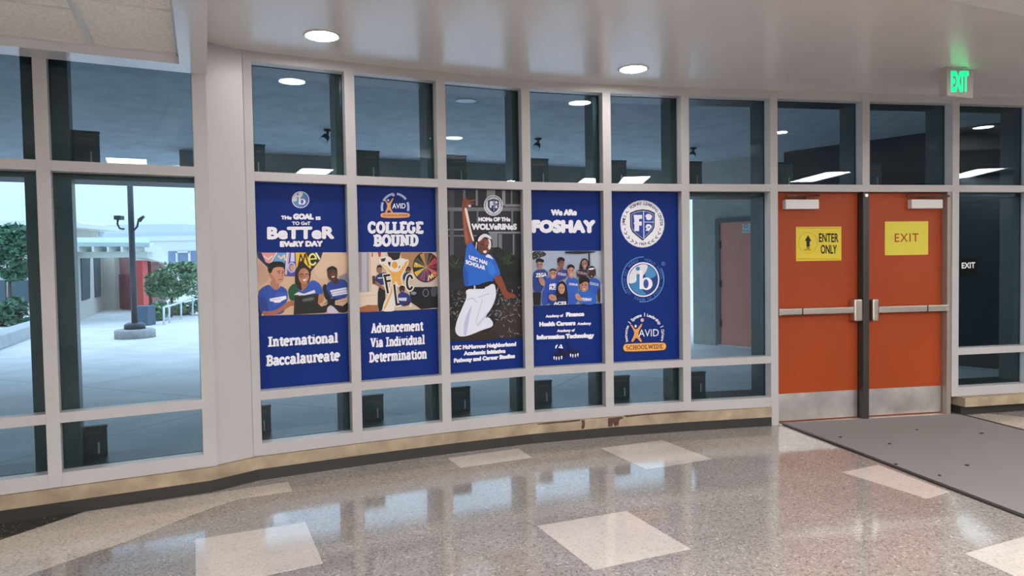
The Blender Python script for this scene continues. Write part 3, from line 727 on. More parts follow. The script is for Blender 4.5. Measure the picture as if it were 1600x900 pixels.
A.poly('#CDAA92', [(962, 672), (1098, 640), (1104, 690), (1052, 735), (958, 720)], 0); A.stroke('#A88468', [(980, 700), (1090, 670)], 6)
A.poly('#CDC4D4', [(868, 752), (918, 720), (998, 800), (1006, 820), (864, 824)])
A.build('photograph', o)

# ---- poster 2
o, A = poster('1', 'blue poster lettered College Bound with an orange figure cutout and colour wheel in its photograph')
A.at((550, 280, 7.503))
def f2(x, y): return (505 + x * 160, 330 + y * 168)
avid_logo(A, f2, False)
for a0, a1 in ((196, 158), (152, 98), (82, 36), (22, -16)): A.ring('#AFC0E6', 505, 330, 168, 172, 26, a1, a0)
A.text(WH, 'AVID', (470, 345), (628, 342), 62, .02)
A.poly('#E8A867', [(330, 425), (350, 392), (660, 390), (684, 422), (662, 452), (350, 455)], 2); A.text('#8A4A1E', 'SCHOOLWIDE', (362, 438), (652, 436), 28, .02)
A.build('logo', o)
A.text(WH, 'COLLEGE', (182, 632), (838, 634), 122, slab=.225); A.text(WH, 'BOUND', (250, 785), (780, 782), 122, slab=.225)
A.at((390, 280, 2.648))
A.text(WH, 'Advancement', (502, 637), (719, 626), 37, slab=.195); A.text(WH, 'Via Individual', (499, 697), (724, 682), 36, slab=.195); A.text(WH, 'Determination', (494, 758), (732, 742), 38, slab=.195)
A.build('lettering', o)
A.k = 0
A.at((550, 385, 8.179))
A.poly('#D6BCA0', [(80, 74), (1090, 74), (1095, 795), (90, 842)], 0)
A.poly('#A29EA8', [(80, 78), (218, 78), (222, 580), (86, 582)], 0); A.poly('#BDB9C2', [(120, 80), (186, 80), (188, 578), (126, 578)], 0)
A.poly('#E4CFBA', [(222, 78), (452, 74), (352, 262), (322, 742), (92, 784), (90, 592), (222, 582)], 0)
A.stroke('#C9AE96', [(232, 90), (240, 570)], 10); A.stroke('#C9AE96', [(100, 640), (310, 620)], 6)
A.poly('#A6673E', [(90, 784), (200, 748), (330, 752), (330, 832), (92, 842)], 0)
A.poly('#B83A3A', [(330, 74), (372, 72), (366, 132), (340, 132)], 0); A.stroke('#B83A3A', [(260, 85), (258, 130)], 14)
A.poly('#18131A', [(450, 76), (622, 76), (602, 160), (520, 210), (470, 150)], 0)
A.poly('#AE845C', [(620, 76), (905, 76), (792, 205), (762, 302), (700, 332), (640, 180)], 0)
wheel = ['#8E2434', '#C24456', '#5A1F2A', '#3A3030', '#6E5F36', '#C08A4A', '#2A2A2A', '#4A4436', '#D8B02E', '#23211C', '#E0B838', '#5A3A6A', '#8A3A60', '#40306A', '#A03050', '#3E1A22', '#D85A68', '#6A2A3A']
A.poly('#2A1214', [(min(1090, 945 + 170 * math.cos(a * math.pi / 24)), 265 + 196 * math.sin(a * math.pi / 24)) for a in range(48) if 265 + 196 * math.sin(a * math.pi / 24) > 76] , 0)
for i, c in enumerate(wheel):
    a0, a1 = 2 * math.pi * i / 18, 2 * math.pi * (i + 1) / 18
    q = lambda a, r=1: (min(1088, 945 + 158 * r * math.cos(a)), max(78, 265 - 184 * r * math.sin(a)))
    A.poly(c, [(945, 265), q(a0), q((a0 + a1) / 2), q(a1)], 0, own=(i == 0))
for i in range(18):
    a = 2 * math.pi * i / 18; A.stroke('#B9A08A', [(945, 265), (min(1086, 945 + 150 * math.cos(a)), max(80, 265 - 176 * math.sin(a)))], 3)
A.stroke('#F0DCA0', [(970, 440), (985, 370), (1010, 410), (1015, 350), (1035, 400)], 12); A.ring('#E8C23A', 1052, 360, 26, 28, 10, 0, 320)
A.poly('#EAD8C6', [(815, 210), (835, 215), (828, 235), (810, 230)], 0)
A.poly('#16151C', [(735, 520), (1092, 515), (1093, 782), (880, 802), (740, 705)], 0)
A.poly('#C9C2B8', [(780, 515), (900, 520), (1090, 500), (1090, 440), (1000, 470), (880, 462), (800, 430)], 0)
A.ring('#6A727E', 940, 592, 40, 52, 12); A.ell('#8A92A0', 785, 598, 36, 20); A.poly('#4C535F', [(1000, 530), (1086, 500), (1078, 642), (1012, 642)], 1)
# people behind the cutout
A.poly('#18161C', [(328, 520), (424, 520), (424, 700), (382, 826), (330, 828)], 1)
A.poly('#23356F', [(296, 385), (350, 340), (430, 330), (455, 365), (425, 485), (340, 500), (296, 445)]); A.poly('#9C6A54', [(300, 440), (345, 470), (420, 540), (415, 570), (340, 510), (262, 470), (270, 430)])
A.poly('#5A3434', [(255, 380), (292, 372), (300, 470), (262, 486)], 0)
A.ell('#A36E54', 346, 294, 38, 52); A.poly('#1A1210', [(308, 285), (325, 238), (370, 238), (384, 285), (352, 262)])
A.ell('#2A1410', 336, 292, 6, 4); A.ell('#2A1410', 364, 292, 6, 4); A.stroke('#7A3E36', [(336, 320), (362, 320)], 5); A.stroke(WH, [(330, 405), (382, 402)], 12)
A.poly('#24346F', [(650, 362), (700, 320), (768, 350), (740, 440), (650, 440)]); A.ell('#6C4234', 716, 298, 34, 40); A.poly('#1A100E', [(684, 292), (700, 258), (735, 258), (750, 292), (718, 276)])
A.ell('#241210', 706, 298, 5, 4); A.ell('#241210', 730, 298, 5, 4); A.stroke('#E0CFC8', [(706, 318), (728, 317)], 5)
# white-edged orange figure
A.ell('#E9E2DA', 425, 185, 84, 58, -10); A.ell('#E9E2DA', 630, 195, 66, 44)
A.poly('#E9E2DA', [(350, 205), (362, 150), (430, 132), (500, 165), (530, 180), (560, 172), (620, 158), (660, 178), (700, 160), (726, 182), (716, 232), (662, 325), (632, 402), (652, 482), (684, 512), (600, 522), (548, 502), (542, 800), (526, 830), (380, 832), (400, 722), (468, 592), (488, 502), (488, 402), (440, 312), (372, 242)], 1)
A.poly('#26262E', [(364, 160), (432, 146), (416, 190), (374, 197)], 0); A.poly('#20181A', [(455, 195), (502, 202), (492, 268), (460, 232)], 1); A.poly('#20181A', [(580, 282), (612, 240), (608, 270)], 0)
A.poly('#E8AC55', [(372, 226), (396, 216), (470, 282), (500, 322), (560, 328), (602, 316), (650, 242), (690, 184), (714, 186), (702, 232), (642, 332), (617, 402), (642, 492), (592, 502), (562, 432), (532, 492), (502, 622), (422, 802), (394, 804), (440, 702), (488, 582), (504, 482), (510, 402), (460, 312)], 1)
A.poly('#F0C078', [(372, 226), (396, 216), (470, 282), (490, 315), (440, 290)], 1)
A.ell('#EFE6DC', 540, 245, 54, 68); A.ell('#E3A04C', 542, 238, 38, 46)
for wd, col in ((58, '#E9E2DA'), (27, '#1B1A1C')):
    A.stroke(col, [(415, 370), (455, 592)], wd); A.stroke(col, [(402, 376), (478, 366)], wd); A.stroke(col, [(428, 446), (486, 438)], wd)
    A.stroke(col, [(536, 492), (566, 745), (628, 730)], wd)
    A.stroke(col, [(735 + 36 * math.cos(math.radians(a)), 460 - 88 * math.sin(math.radians(a))) for a in range(35, 321, 15)], wd)
A.poly('#26347E', [(580, 612), (640, 580), (712, 600), (764, 682), (742, 742), (640, 772), (588, 702)]); A.ell('#4C2C22', 636, 545, 36, 46); A.poly('#120C0C', [(600, 540), (612, 500), (660, 500), (674, 540), (638, 522)])
A.ell('#140A08', 624, 548, 5, 4); A.ell('#140A08', 650, 548, 5, 4); A.stroke('#D8C0B8', [(628, 570), (648, 570)], 5)
A.poly('#D3D6EC', [(590, 656), (696, 655), (690, 697), (594, 692)], 0); A.poly('#DADAE4', [(742, 710), (768, 740), (760, 775), (722, 772)], 1); A.poly('#4A2A26', [(660, 712), (740, 690), (735, 740), (660, 760)])
A.build('photograph', o)

# ---- poster 3
o, A = poster('2', 'photo poster of a woman in blue shirt and white trousers leaping, one arm raised')
c5 = (695, 290, 6.43); c6 = (695, 410, 5.146)
A.at(c5)
A.poly('#2A2A34', [(24, 42), (790, 48), (790, 700), (780, 1540), (40, 1560)], 0)
for x0, x1, y0, y1, c in ((30, 780, 220, 256, '#77777F'), (30, 260, 434, 450, '#85858D'), (440, 760, 462, 482, '#8E8E96'), (30, 420, 496, 512, '#6A6A74'),
                          (50, 90, 256, 720, '#5E5E68'), (184, 206, 44, 220, '#7C7C84'), (310, 332, 44, 200, '#83838B'), (322, 336, 256, 440, '#75757D'), (420, 506, 44, 130, '#8C8C94'),
                          (576, 608, 44, 200, '#9C9CA4'), (664, 678, 48, 190, '#7A7A84'), (600, 770, 186, 212, '#8A8A94'), (450, 530, 482, 620, '#80808A'), (540, 574, 490, 640, '#7A7A84'), (668, 686, 256, 470, '#787882'), (682, 700, 490, 700, '#787882'), (30, 96, 44, 220, '#454550')):
    A.poly(c, [(x0, y0), (x1, y0), (x1, y1), (x0, y1)], 0, own=(x0 == 30 and y0 == 220))
rnd = random.Random(5)
A.poly('#1E231F', [(34, 720), (90, 690), (150, 720), (215, 690), (215, 900), (40, 1010)], 1); A.poly('#1B201C', [(470, 640), (540, 610), (600, 660), (690, 700), (770, 760), (780, 1000), (520, 950)], 1)
for (bx, by, n_, sp_) in ((110, 800, 22, 130), (610, 760, 34, 170)):
    A.k += 1
    for i in range(n_):
        a = rnd.uniform(-math.pi, 0.3); l = rnd.uniform(.5, 1) * sp_; x, y = bx + rnd.uniform(-20, 20), by + rnd.uniform(-10, 30)
        A.poly(rnd.choice(['#2E4432', '#3E5A3C', '#24342A', '#4A6444']), [(x - 6, y), (x + 6, y + 4), (min(785, max(30, x + l * math.cos(a))), y + l * math.sin(a))], 0, own=False)
A.at(c6)
A.poly('#211E1E', [(28, 240), (170, 200), (400, 170), (632, 180), (632, 620), (46, 632)], 0)
A.poly('#3A2E2A', [(440, 330), (632, 300), (632, 610), (300, 612), (420, 480)], 1); A.poly('#34291F', [(46, 520), (200, 560), (420, 560), (420, 622), (46, 632)], 1)
A.k += 1
for i in range(300):
    x, y = rnd.uniform(36, 628), rnd.uniform(235, 470)
    if i > 210: x, y = rnd.uniform(410, 620), rnd.uniform(180, 600)
    l = rnd.uniform(8, 22); a = rnd.uniform(0, math.pi)
    A.poly(rnd.choice(['#84848C', '#5E5E66', '#9A9AA2', '#47474E', '#6A4A3C', '#2C3A30']), [(x - l * math.cos(a), y - l * math.sin(a)), (x + 4 * math.sin(a), y - 4 * math.cos(a)), (x + l * math.cos(a), y + l * math.sin(a)), (x - 4 * math.sin(a), y + 4 * math.cos(a))], 0, own=False)
A.at(c5)
A.poly('#8C4C3A', [(172, 215), (176, 165), (188, 132), (205, 112), (216, 118), (222, 145), (305, 138), (312, 152), (250, 166), (262, 176), (300, 170), (290, 186), (240, 196), (236, 212), (216, 222), (216, 262), (236, 332), (250, 422), (286, 562), (262, 602), (206, 604), (190, 482), (176, 332)], 1)
A.poly('#A8624C', [(182, 240), (200, 240), (215, 420), (245, 560), (215, 595), (195, 470)], 2)
A.poly('#F3E4D6', [(196, 222), (220, 224), (246, 342), (264, 442), (298, 566), (276, 552), (238, 422), (212, 312)], 1)
A.poly('#EDE3E0', [(232, 196), (262, 192), (262, 218), (238, 214)], 1)
A.poly('#120E10', [(298, 560), (302, 520), (340, 488), (420, 478), (470, 530), (482, 602), (452, 662), (330, 652), (306, 610)])
A.poly('#703E2E', [(322, 575), (350, 540), (400, 520), (455, 558), (464, 622), (436, 682), (384, 692), (332, 645)])
A.poly('#8C5440', [(400, 540), (440, 560), (440, 620), (400, 640)], 2)
A.poly('#F1E6E6', [(430, 530), (462, 548), (466, 622), (444, 650), (430, 612), (446, 580)], 1); A.poly('#EBE6EE', [(326, 560), (345, 510), (400, 478), (462, 510), (470, 546), (400, 508), (352, 560)], 1)
A.stroke('#EAE2E2', [(318, 570), (312, 640), (345, 690)], 9)
A.ell('#1E0F0C', 376, 592, 12, 6, 15); A.ell('#1E0F0C', 426, 606, 12, 6, 15); A.poly('#F0E0DA', [(380, 655), (424, 650), (412, 680), (392, 678)], 1); A.stroke('#5A2E22', [(402, 600), (412, 630), (396, 632)], 6)
A.poly('#2768CC', [(258, 562), (290, 604), (330, 655), (380, 700), (432, 684), (470, 700), (505, 745), (560, 878), (548, 905), (484, 930), (486, 970), (400, 985), (210, 1012), (196, 1000), (190, 960), (178, 850), (192, 800), (206, 700), (214, 606)], 1)
A.poly('#1E54AE', [(196, 1000), (190, 960), (178, 850), (200, 800), (230, 900), (240, 1005)], 2); A.poly('#3C7EDC', [(400, 760), (470, 760), (520, 870), (470, 910), (430, 850)], 2)
A.poly('#EDEDF4', [(400, 715), (440, 682), (492, 745), (450, 728)], 1)
A.text(WH, 'USC NAI', (242, 740), (424, 800), 42, .06); A.text(WH, 'SCHOLAR', (208, 786), (404, 850), 42, .06)
A.at(c6)
A.poly('#8A4832', [(385, 122), (446, 95), (472, 160), (502, 240), (552, 250), (576, 272), (556, 290), (530, 282), (494, 302), (468, 262), (428, 190)], 1)
A.poly('#E5E7F6', [(164, 212), (320, 206), (396, 160), (412, 242), (406, 292), (372, 372), (312, 450), (352, 438), (388, 482), (382, 518), (302, 542), (182, 592), (110, 597), (78, 552), (94, 470), (140, 360), (176, 282)], 2)
A.poly('#BEC6E2', [(150, 500), (182, 400), (222, 330), (194, 450), (172, 592), (150, 580)], 2); A.poly('#CDD3EA', [(250, 500), (300, 450), (350, 380), (330, 440), (262, 520)], 2); A.stroke('#A9B2D2', [(180, 300), (225, 285), (255, 320)], 5); A.stroke('#B4BCDA', [(270, 280), (355, 250)], 5); A.stroke('#B4BCDA', [(245, 490), (300, 300)], 4)
A.poly('#17171E', [(164, 196), (240, 190), (345, 152), (392, 150), (394, 166), (322, 196), (322, 212), (240, 214), (168, 214)], 1); A.poly('#E0E2F0', [(232, 186), (244, 186), (244, 216), (232, 216)], 0)
A.poly(NAVY, [(38, 640), (636, 606), (640, 860), (44, 895)], 0)
A.build('photograph', o)
A.at(c5)
cxx, cyy = 485, 200
A.ell('#DCDCE4', cxx, cyy, 96, 104); A.ell('#2A2E3E', cxx, cyy, 84, 92); A.ell('#D6D6DE', cxx, cyy, 80, 88)
A.arctext('#3A3E4E', 'JAMES A FOSHAY LEARNING CENTER', cxx, cyy, 82, 90, 190, -10, 12, .01); A.arctext('#3A3E4E', '<<<< 1969 >>>>', cxx, cyy, 82, 90, 215, 325, 12, .01, True)
A.poly('#12183A', [(430, 150), (488, 132), (540, 150), (540, 215), (520, 250), (488, 275), (455, 250), (430, 215)], 0); A.poly('#24346E', [(438, 156), (488, 141), (533, 156), (533, 212), (514, 244), (488, 264), (460, 244), (438, 212)], 0)
A.text('#E4E4EC', 'F', (448, 226), (484, 226), 66, .10); A.stroke('#C9D0E6', [(490, 142), (490, 262)], 4); A.stroke('#C9D0E6', [(490, 195), (533, 195)], 4); A.ell('#E4E4EC', 513, 170, 14, 14); A.ell('#E4E4EC', 513, 215, 13, 14)
A.build('logo', o)
A.text(WH, 'HOMe OF THe', (333, 362), (655, 362), 42, .085); A.text(WH, 'WOLVeRINeS', (263, 446), (720, 446), 62, .075)
A.at(c6)
A.text(WH, 'USC McMorrow Neighborhood', (55, 704), (570, 672), 34, .085); A.text(WH, 'Academic Initiative', (148, 748), (484, 728), 34, .085); A.text(WH, 'Pathway and Career Studies', (68, 806), (560, 768), 34, .085)
A.build('lettering', o)

# ---- poster 4
o, A = poster('3', 'blue poster lettered We Are Foshay above a photograph of eight students pointing')
A.at((825, 295, 8.568))
A.text(WH, 'We ARe', (305, 360), (655, 358), 80, .10); A.text(WH, 'FOSHAY', (46, 592), (905, 594), 168, .09, sp=1.04)
A.at((825, 470, 8.568))
A.text(WH, 'Academy of', (234, 226), (470, 216), 38, .07, skew=.1); A.text(WH, 'Finance', (506, 215), (752, 205), 58, .09)
A.text(WH, 'Health Careers', (148, 345), (635, 328), 60, .09); A.text(WH, 'Academy', (655, 325), (842, 320), 38, .07, skew=.1)
A.text(WH, 'Academy of', (384, 420), (622, 412), 38, .07, skew=.1); A.text(WH, 'Information Technology', (112, 520), (882, 492), 62, .09)
A.build('lettering', o)
D1 = '#0E1440'
A.stroke(D1, [(520, 560), (545, 600), (560, 650), (540, 690)], 24); A.poly(D1, [(400, 655), (430, 600), (470, 620), (480, 680), (540, 690), (545, 735), (470, 740)], 1)
A.ell(D1, 405, 735, 72, 52); A.ell(D1, 622, 702, 70, 52); A.poly('#3A1420', [(485, 690), (530, 690), (528, 715), (490, 718)], 1)
A.poly(WH, [(360, 640), (362, 600), (400, 580), (385, 610), (376, 632)], 1); A.poly(WH, [(398, 630), (420, 600), (440, 575), (450, 600), (470, 640), (430, 632)], 1); A.poly(D1, [(416, 612), (436, 606), (436, 622)], 0)
for cx0, cy0 in ((345, 765), (375, 772), (410, 770), (445, 760), (565, 730), (595, 738), (630, 735), (662, 725)):
    A.poly(WH, [(cx0 - 10, cy0 - 22), (cx0 + 8, cy0 - 28), (cx0 + 10, cy0), (cx0, cy0 + 28), (cx0 - 8, cy0 + 6)], 1)
A.build('logo', o)
A.k = 0
A.at((825, 380, 9.0))
A.poly('#A5B1C6', [(54, 107), (1030, 107), (1036, 846), (68, 880)], 0); A.poly('#B9C2D2', [(860, 130), (1030, 120), (1030, 520), (940, 420)], 1)
A.poly('#332E30', [(58, 112), (205, 112), (262, 150), (240, 180), (120, 215), (58, 240)], 1)
for i in range(40): A.ell(rnd.choice(['#8F97A8', '#23201F', '#5A4E4A']), rnd.uniform(64, 215), rnd.uniform(118, 215), 7, 6)
A.poly('#20242C', [(505, 130), (542, 110), (940, 110), (956, 130), (720, 155), (530, 146)], 1); A.poly('#181A20', [(845, 140), (866, 140), (870, 320), (848, 320)], 0)
def face(cx0, cy0, rx, ry, skin, sh, smile=True, glasses=False):
    A.ell(skin, cx0, cy0, rx, ry); A.poly(sh, [(cx0 - rx * .95, cy0), (cx0 - rx * .5, cy0 + ry * .1), (cx0 - rx * .3, cy0 + ry * .9), (cx0 - rx * .7, cy0 + ry * .7)], 2)
    for sgn in (-1, 1): A.ell('#1E120F', cx0 + sgn * rx * .40, cy0 - ry * .08, rx * .17, ry * .07); A.stroke('#2A1712', [(cx0 + sgn * rx * .2, cy0 - ry * .25), (cx0 + sgn * rx * .62, cy0 - ry * .24)], ry * .09)
    A.stroke(sh, [(cx0 + rx * .05, cy0), (cx0 + rx * .12, cy0 + ry * .3), (cx0 - rx * .08, cy0 + ry * .32)], ry * .07)
    if smile: A.poly('#EADBD5', [(cx0 - rx * .35, cy0 + ry * .48), (cx0 + rx * .35, cy0 + ry * .48), (cx0 + rx * .15, cy0 + ry * .64), (cx0 - rx * .15, cy0 + ry * .64)], 1)
    else: A.stroke('#7A3A34', [(cx0 - rx * .28, cy0 + ry * .54), (cx0 + rx * .28, cy0 + ry * .54)], ry * .09)
    if glasses:
        for sgn in (-1, 1): A.ring('#3A3438', cx0 + sgn * rx * .40, cy0 - ry * .07, rx * .3, ry * .18, ry * .04)
# back row
A.poly('#21408C', [(60, 420), (130, 368), (225, 360), (278, 412), (272, 470), (242, 520), (202, 640), (182, 692), (62, 692)]); A.poly('#14141A', [(62, 690), (184, 690), (172, 872), (76, 876)], 0)
A.poly('#9E7E78', [(130, 340), (200, 340), (195, 372), (140, 372)], 1); face(162, 305, 47, 56, '#A98880', '#8A6660', False, True); A.poly('#15110F', [(110, 285), (104, 230), (150, 205), (228, 236), (214, 278), (150, 256)])
A.text(WH, 'ZEGA', (106, 480), (258, 468), 56, .05)
A.poly('#3B3F8E', [(398, 402), (470, 360), (552, 380), (546, 470), (520, 502), (420, 532), (388, 470)]); A.poly('#7C4E40', [(440, 330), (492, 330), (490, 372), (452, 372)], 1); face(462, 278, 46, 66, '#8C5C4A', '#6E4234', False); A.poly('#130F0E', [(405, 265), (410, 206), (460, 190), (512, 216), (512, 262), (460, 238), (420, 282)])
A.text('#D4D0E6', 'FOSHAY', (415, 448), (540, 466), 40, .04); A.poly('#9C6C5A', [(378, 362), (432, 330), (445, 372), (392, 402)])
A.poly('#15111A', [(712, 345), (745, 230), (790, 207), (842, 240), (848, 342), (832, 384), (718, 364)]); A.poly('#29243A', [(670, 402), (720, 358), (832, 368), (838, 472), (700, 492)]); A.poly('#A17468', [(770, 335), (812, 335), (808, 372), (772, 372)], 1); face(790, 292, 40, 56, '#AC7E72', '#8C6058', True, True)
A.text('#B49AA8', 'FOSHAY', (690, 428), (830, 455), 40, .04)
A.poly('#2B5BB4', [(836, 562), (860, 490), (950, 488), (1008, 540), (1012, 642), (962, 742), (900, 722), (848, 642)]); A.poly('#141016', [(832, 392), (856, 318), (920, 322), (948, 382), (944, 490), (922, 400), (850, 392)]); face(886, 432, 47, 60, '#442822', '#2E1814')
A.poly(WH, [(838, 356), (920, 343), (928, 366), (846, 378)], 1); A.text('#D4DAF0', 'SCHOLAR', (862, 582), (985, 604), 40, .04); A.poly('#4C2C26', [(968, 642), (1016, 632), (1006, 846), (970, 822)], 1); A.poly('#B9C2D2', [(1008, 580), (1034, 560), (1036, 840), (1010, 845)], 0)
# middle
A.poly('#244AAA', [(222, 500), (290, 478), (402, 488), (442, 540), (402, 700), (272, 862), (186, 872), (190, 702), (232, 602)]); A.poly('#B27C6A', [(305, 480), (375, 480), (360, 505), (320, 505)], 1); face(342, 428, 50, 66, '#C48E7C', '#A2705E', True, True); A.poly('#2A1818', [(286, 412), (298, 366), (350, 350), (392, 384), (388, 402), (340, 376)])
A.text(WH, 'AVID', (288, 610), (385, 606), 40, .08); A.text(WH, 'FLC', (290, 656), (382, 652), 40, .08); A.poly('#B28476', [(130, 480), (190, 470), (236, 540), (222, 606), (168, 590)]); A.stroke('#8A5C50', [(150, 500), (190, 500)], 5)
A.poly('#2B5CBC', [(525, 522), (568, 480), (642, 480), (698, 522), (692, 702), (682, 862), (540, 862), (528, 702)]); A.poly('#B88472', [(565, 455), (630, 455), (622, 492), (580, 492)], 1); face(595, 395, 50, 78, '#C8937F', '#A8735F'); A.poly('#171110', [(540, 375), (545, 310), (590, 292), (642, 320), (646, 375), (598, 328)])
A.text(WH, 'SCHOLAR', (566, 588), (688, 600), 32, .04)
# front
A.poly('#2A63C4', [(640, 702), (720, 660), (852, 650), (932, 712), (962, 852), (800, 872), (690, 802)]); A.poly('#A87462', [(740, 650), (812, 650), (800, 684), (752, 684)], 1); face(776, 600, 60, 80, '#BC8672', '#9A6854'); A.poly('#0F0C10', [(704, 566), (704, 482), (770, 455), (852, 490), (852, 566), (792, 532), (722, 580)])
A.text(WH, 'FOSHAY', (745, 810), (884, 812), 44, .05); A.poly('#C4927E', [(645, 722), (690, 694), (732, 762), (762, 792), (720, 812), (660, 782)]); A.stroke('#8E5E4E', [(670, 740), (710, 770)], 6)
A.poly('#1D3A86', [(270, 692), (386, 702), (392, 868), (282, 872)]); A.poly('#0F0D12', [(384, 642), (410, 560), (470, 522), (522, 570), (546, 702), (552, 860), (470, 872), (388, 822)]); face(458, 640, 46, 72, '#C8947F', '#A87462', False)
A.poly('#17224E', [(400, 760), (520, 760), (530, 868), (396, 868)], 1); A.text(WH, 'ACES', (345, 868), (526, 862), 46, .05); A.poly('#BC8C7A', [(274, 742), (310, 704), (382, 740), (392, 802), (330, 812), (280, 782)]); A.stroke('#8E6050', [(300, 760), (360, 770)], 6)
A.build('photograph', o)

# ---- poster 5
o, A = poster('4', 'blue poster with three round school emblems stacked one above another and no photograph')
A.at((955, 300, 9.473))
A.ell('#F0EEF4', 462, 472, 326, 350); A.ring('#C9CCDC', 462, 472, 316, 340, 6)
A.arctext('#2B3A6E', 'JAMES A. FOSHAY LEARNING CENTER', 462, 472, 282, 304, 186, -6, 44, .018)
A.arctext('#2B3A6E', '1969', 462, 472, 270, 296, 258, 282, 42, .02, True)
for a in (196, 344): A.stroke('#4A5578', [(462 + 270 * math.cos(math.radians(a)), 472 - 290 * math.sin(math.radians(a)) - 18), (462 + 270 * math.cos(math.radians(a)), 472 - 290 * math.sin(math.radians(a)) + 20)], 10)
for a in (208, 222, 237, 250, 290, 303, 318, 332):
    x, y = 462 + 278 * math.cos(math.radians(a)), 472 - 300 * math.sin(math.radians(a)); sg = 1 if a < 270 else -1
    t = math.radians(a + (90 if a < 270 else -90)); dx, dy = math.cos(t), -math.sin(t)
    A.stroke('#4A5578', [(x - dx * 18 - dy * 20, y - dy * 18 + dx * 20), (x + dx * 20, y + dy * 20), (x - dx * 18 + dy * 20, y - dy * 18 - dx * 20)], 11)
sh = [(275, 310), (365, 272), (462, 256), (560, 268), (644, 308), (640, 520), (610, 582), (465, 720), (310, 590), (280, 520)]
A.poly('#131A3E', sh, 0); k = lambda f: [(462 + (x - 462) * f, 470 + (y - 470) * f) for x, y in sh]
A.poly('#A9B6DC', k(.90), 0); A.poly('#24429A', k(.86), 0)
A.stroke('#B9C6E8', [(477, 280), (482, 690)], 16); A.stroke('#B9C6E8', [(480, 446), (628, 446)], 12)
A.poly('#E9E9F2', [(330, 340), (455, 340), (455, 398), (410, 398), (410, 440), (450, 436), (450, 496), (410, 498), (410, 578), (340, 578), (342, 480), (328, 462), (342, 440)], 0)
A.poly('#E9E9F2', [(498, 352), (550, 316), (604, 350), (604, 378), (592, 384), (592, 406), (548, 420), (516, 402), (516, 376)], 1)
A.poly('#E9E9F2', [(502, 520), (520, 482), (552, 474), (590, 488), (602, 520), (580, 545), (552, 586), (540, 572), (512, 575), (506, 562), (530, 545)], 1); A.poly('#24429A', [(532, 520), (552, 508), (574, 524), (548, 530)], 1)
A.build('logo', o)
A.at((955, 390, 10))
ib_logo(A, 497, 468, 254, 272, False)
A.ring('#5F8FD0', 492, 465, 334, 358, 15, 30 - 0, -100); A.ring('#5F8FD0', 492, 465, 334, 358, 15, 88, 218)
A.arctext('#4A7CC0', 'COLEGIO DEL MUNDO · WORLD SCHOOL · ECOLE DU MONDE ·', 497, 468, 292, 314, 226, -134, 40, .012)
A.ring('#6A90D0', 810, 220, 28, 30, 8); A.text('#6A90D0', 'R', (800, 232), (822, 232), 26, .02)
A.build('logo', o)
A.at((955, 475, 10))
def f5(x, y): return (515 + x * 275, 480 + y * 275)
avid_logo(A, lambda x, y: (515 + x * 275, 478 + (y * 265)), True)
A.text(WH, 'AVID', (425, 510), (738, 500), 118, .0)
for bx in ((428, 510, 470), (500, 510, 505), (590, 505, 620), (600, 388, 620)): pass
A.arctext(WH, 'Instruction', 515, 480, 292, 306, 202, 152, 42, .03); A.arctext(WH, 'Systems', 515, 480, 292, 312, 134, 99, 48, .03); A.arctext(WH, 'Leadership', 515, 480, 292, 312, 82, 33, 48, .03); A.arctext(WH, 'Culture', 515, 480, 290, 306, 15, -19, 44, .03)
for a in (143, 90, 24):
    c, s_ = math.cos(math.radians(a)), -math.sin(math.radians(a)); A.stroke(WH, [(515 + 270 * c, 480 + 288 * s_), (515 + 318 * c, 480 + 342 * s_)], 11)
A.poly('#6A2A16', [(170, 680), (185, 640), (220, 612), (815, 590), (850, 620), (862, 660), (845, 705), (815, 728), (220, 752), (182, 725)], 1)
A.poly('#EFB265', [(180, 680), (194, 645), (222, 622), (812, 600), (842, 625), (852, 660), (838, 698), (812, 719), (222, 742), (192, 718)], 1)
A.text('#7E3E14', 'SCHOOLWIDE', (222, 716), (800, 694), 64, slab=.13)
A.build('logo', o)

# ------------------------------------------------------------------ signs
def plate(F, px, n, mt, name, label, thick=.004, cat='sign'):
    (xa, ya), (xb, yb) = px; sa, za = F.sz(xa, ya, n); sb, zb = F.sz(xb, yb, n)
    bm = bmesh.new(); fbox(bm, F, sa, sb, n, n + thick, min(za, zb), max(za, zb), bev=.0015)
    return tag(link_mesh(name, bm, mt), label, cat)
YEL = mat('yellow_sign', (.72, .56, .028), .4); YEL2 = mat('yellow_paper', (.70, .60, .055), .5)
o = plate(F6, ((1243.3, 354.5), (1314.3, 407)), DN + .001, YEL, 'enter_sign', 'yellow enter only sign with black arrow on the left orange door')
A = Art(F6, DN + .0054, (1215, 300, 7.5))
A.ring('#B9971E', 355, 596, 112, 124, 5)
A.poly('#17140C', [(356, 506), (396, 576), (376, 574), (376, 640), (338, 640), (338, 574), (318, 574)], 0); A.poly('#8A7A1E', [(340, 642), (374, 642), (374, 668), (340, 668)], 0)
A.text('#4A3E10', 'THIS WAY', (304, 688), (398, 688), 18, .02)
A.text('#17140C', 'ENTER', (484, 588), (712, 590), 108, .025); A.text('#17140C', 'ONLY', (504, 722), (692, 724), 106, .025)
for bx in ([(228, 418), (730, 424), (730, 430), (228, 424)], [(228, 780), (730, 784), (730, 790), (228, 786)]): A.poly('#B9971E', bx, 0)
A.build('lettering', o)
o = plate(F7, ((1382.2, 346.2), (1449.8, 398)), DN + .001, YEL2, 'exit_notice', 'plain yellow exit notice with red letters on the right orange door')
A = Art(F7, DN + .0054, (1350, 300, 7.5)); A.text('#A8401C', 'EXIT', (360, 586), (640, 582), 104, .008, sp=1.15); A.build('lettering', o)
F8 = BAY['8'][0]
o = plate(F8, ((1501, 404), (1526, 431)), GN + .005, mat('dark_sign', (.005, .006, .007), .8, spec=.1), 'tactile_sign', 'small dark exit sign on the window right of the doors')
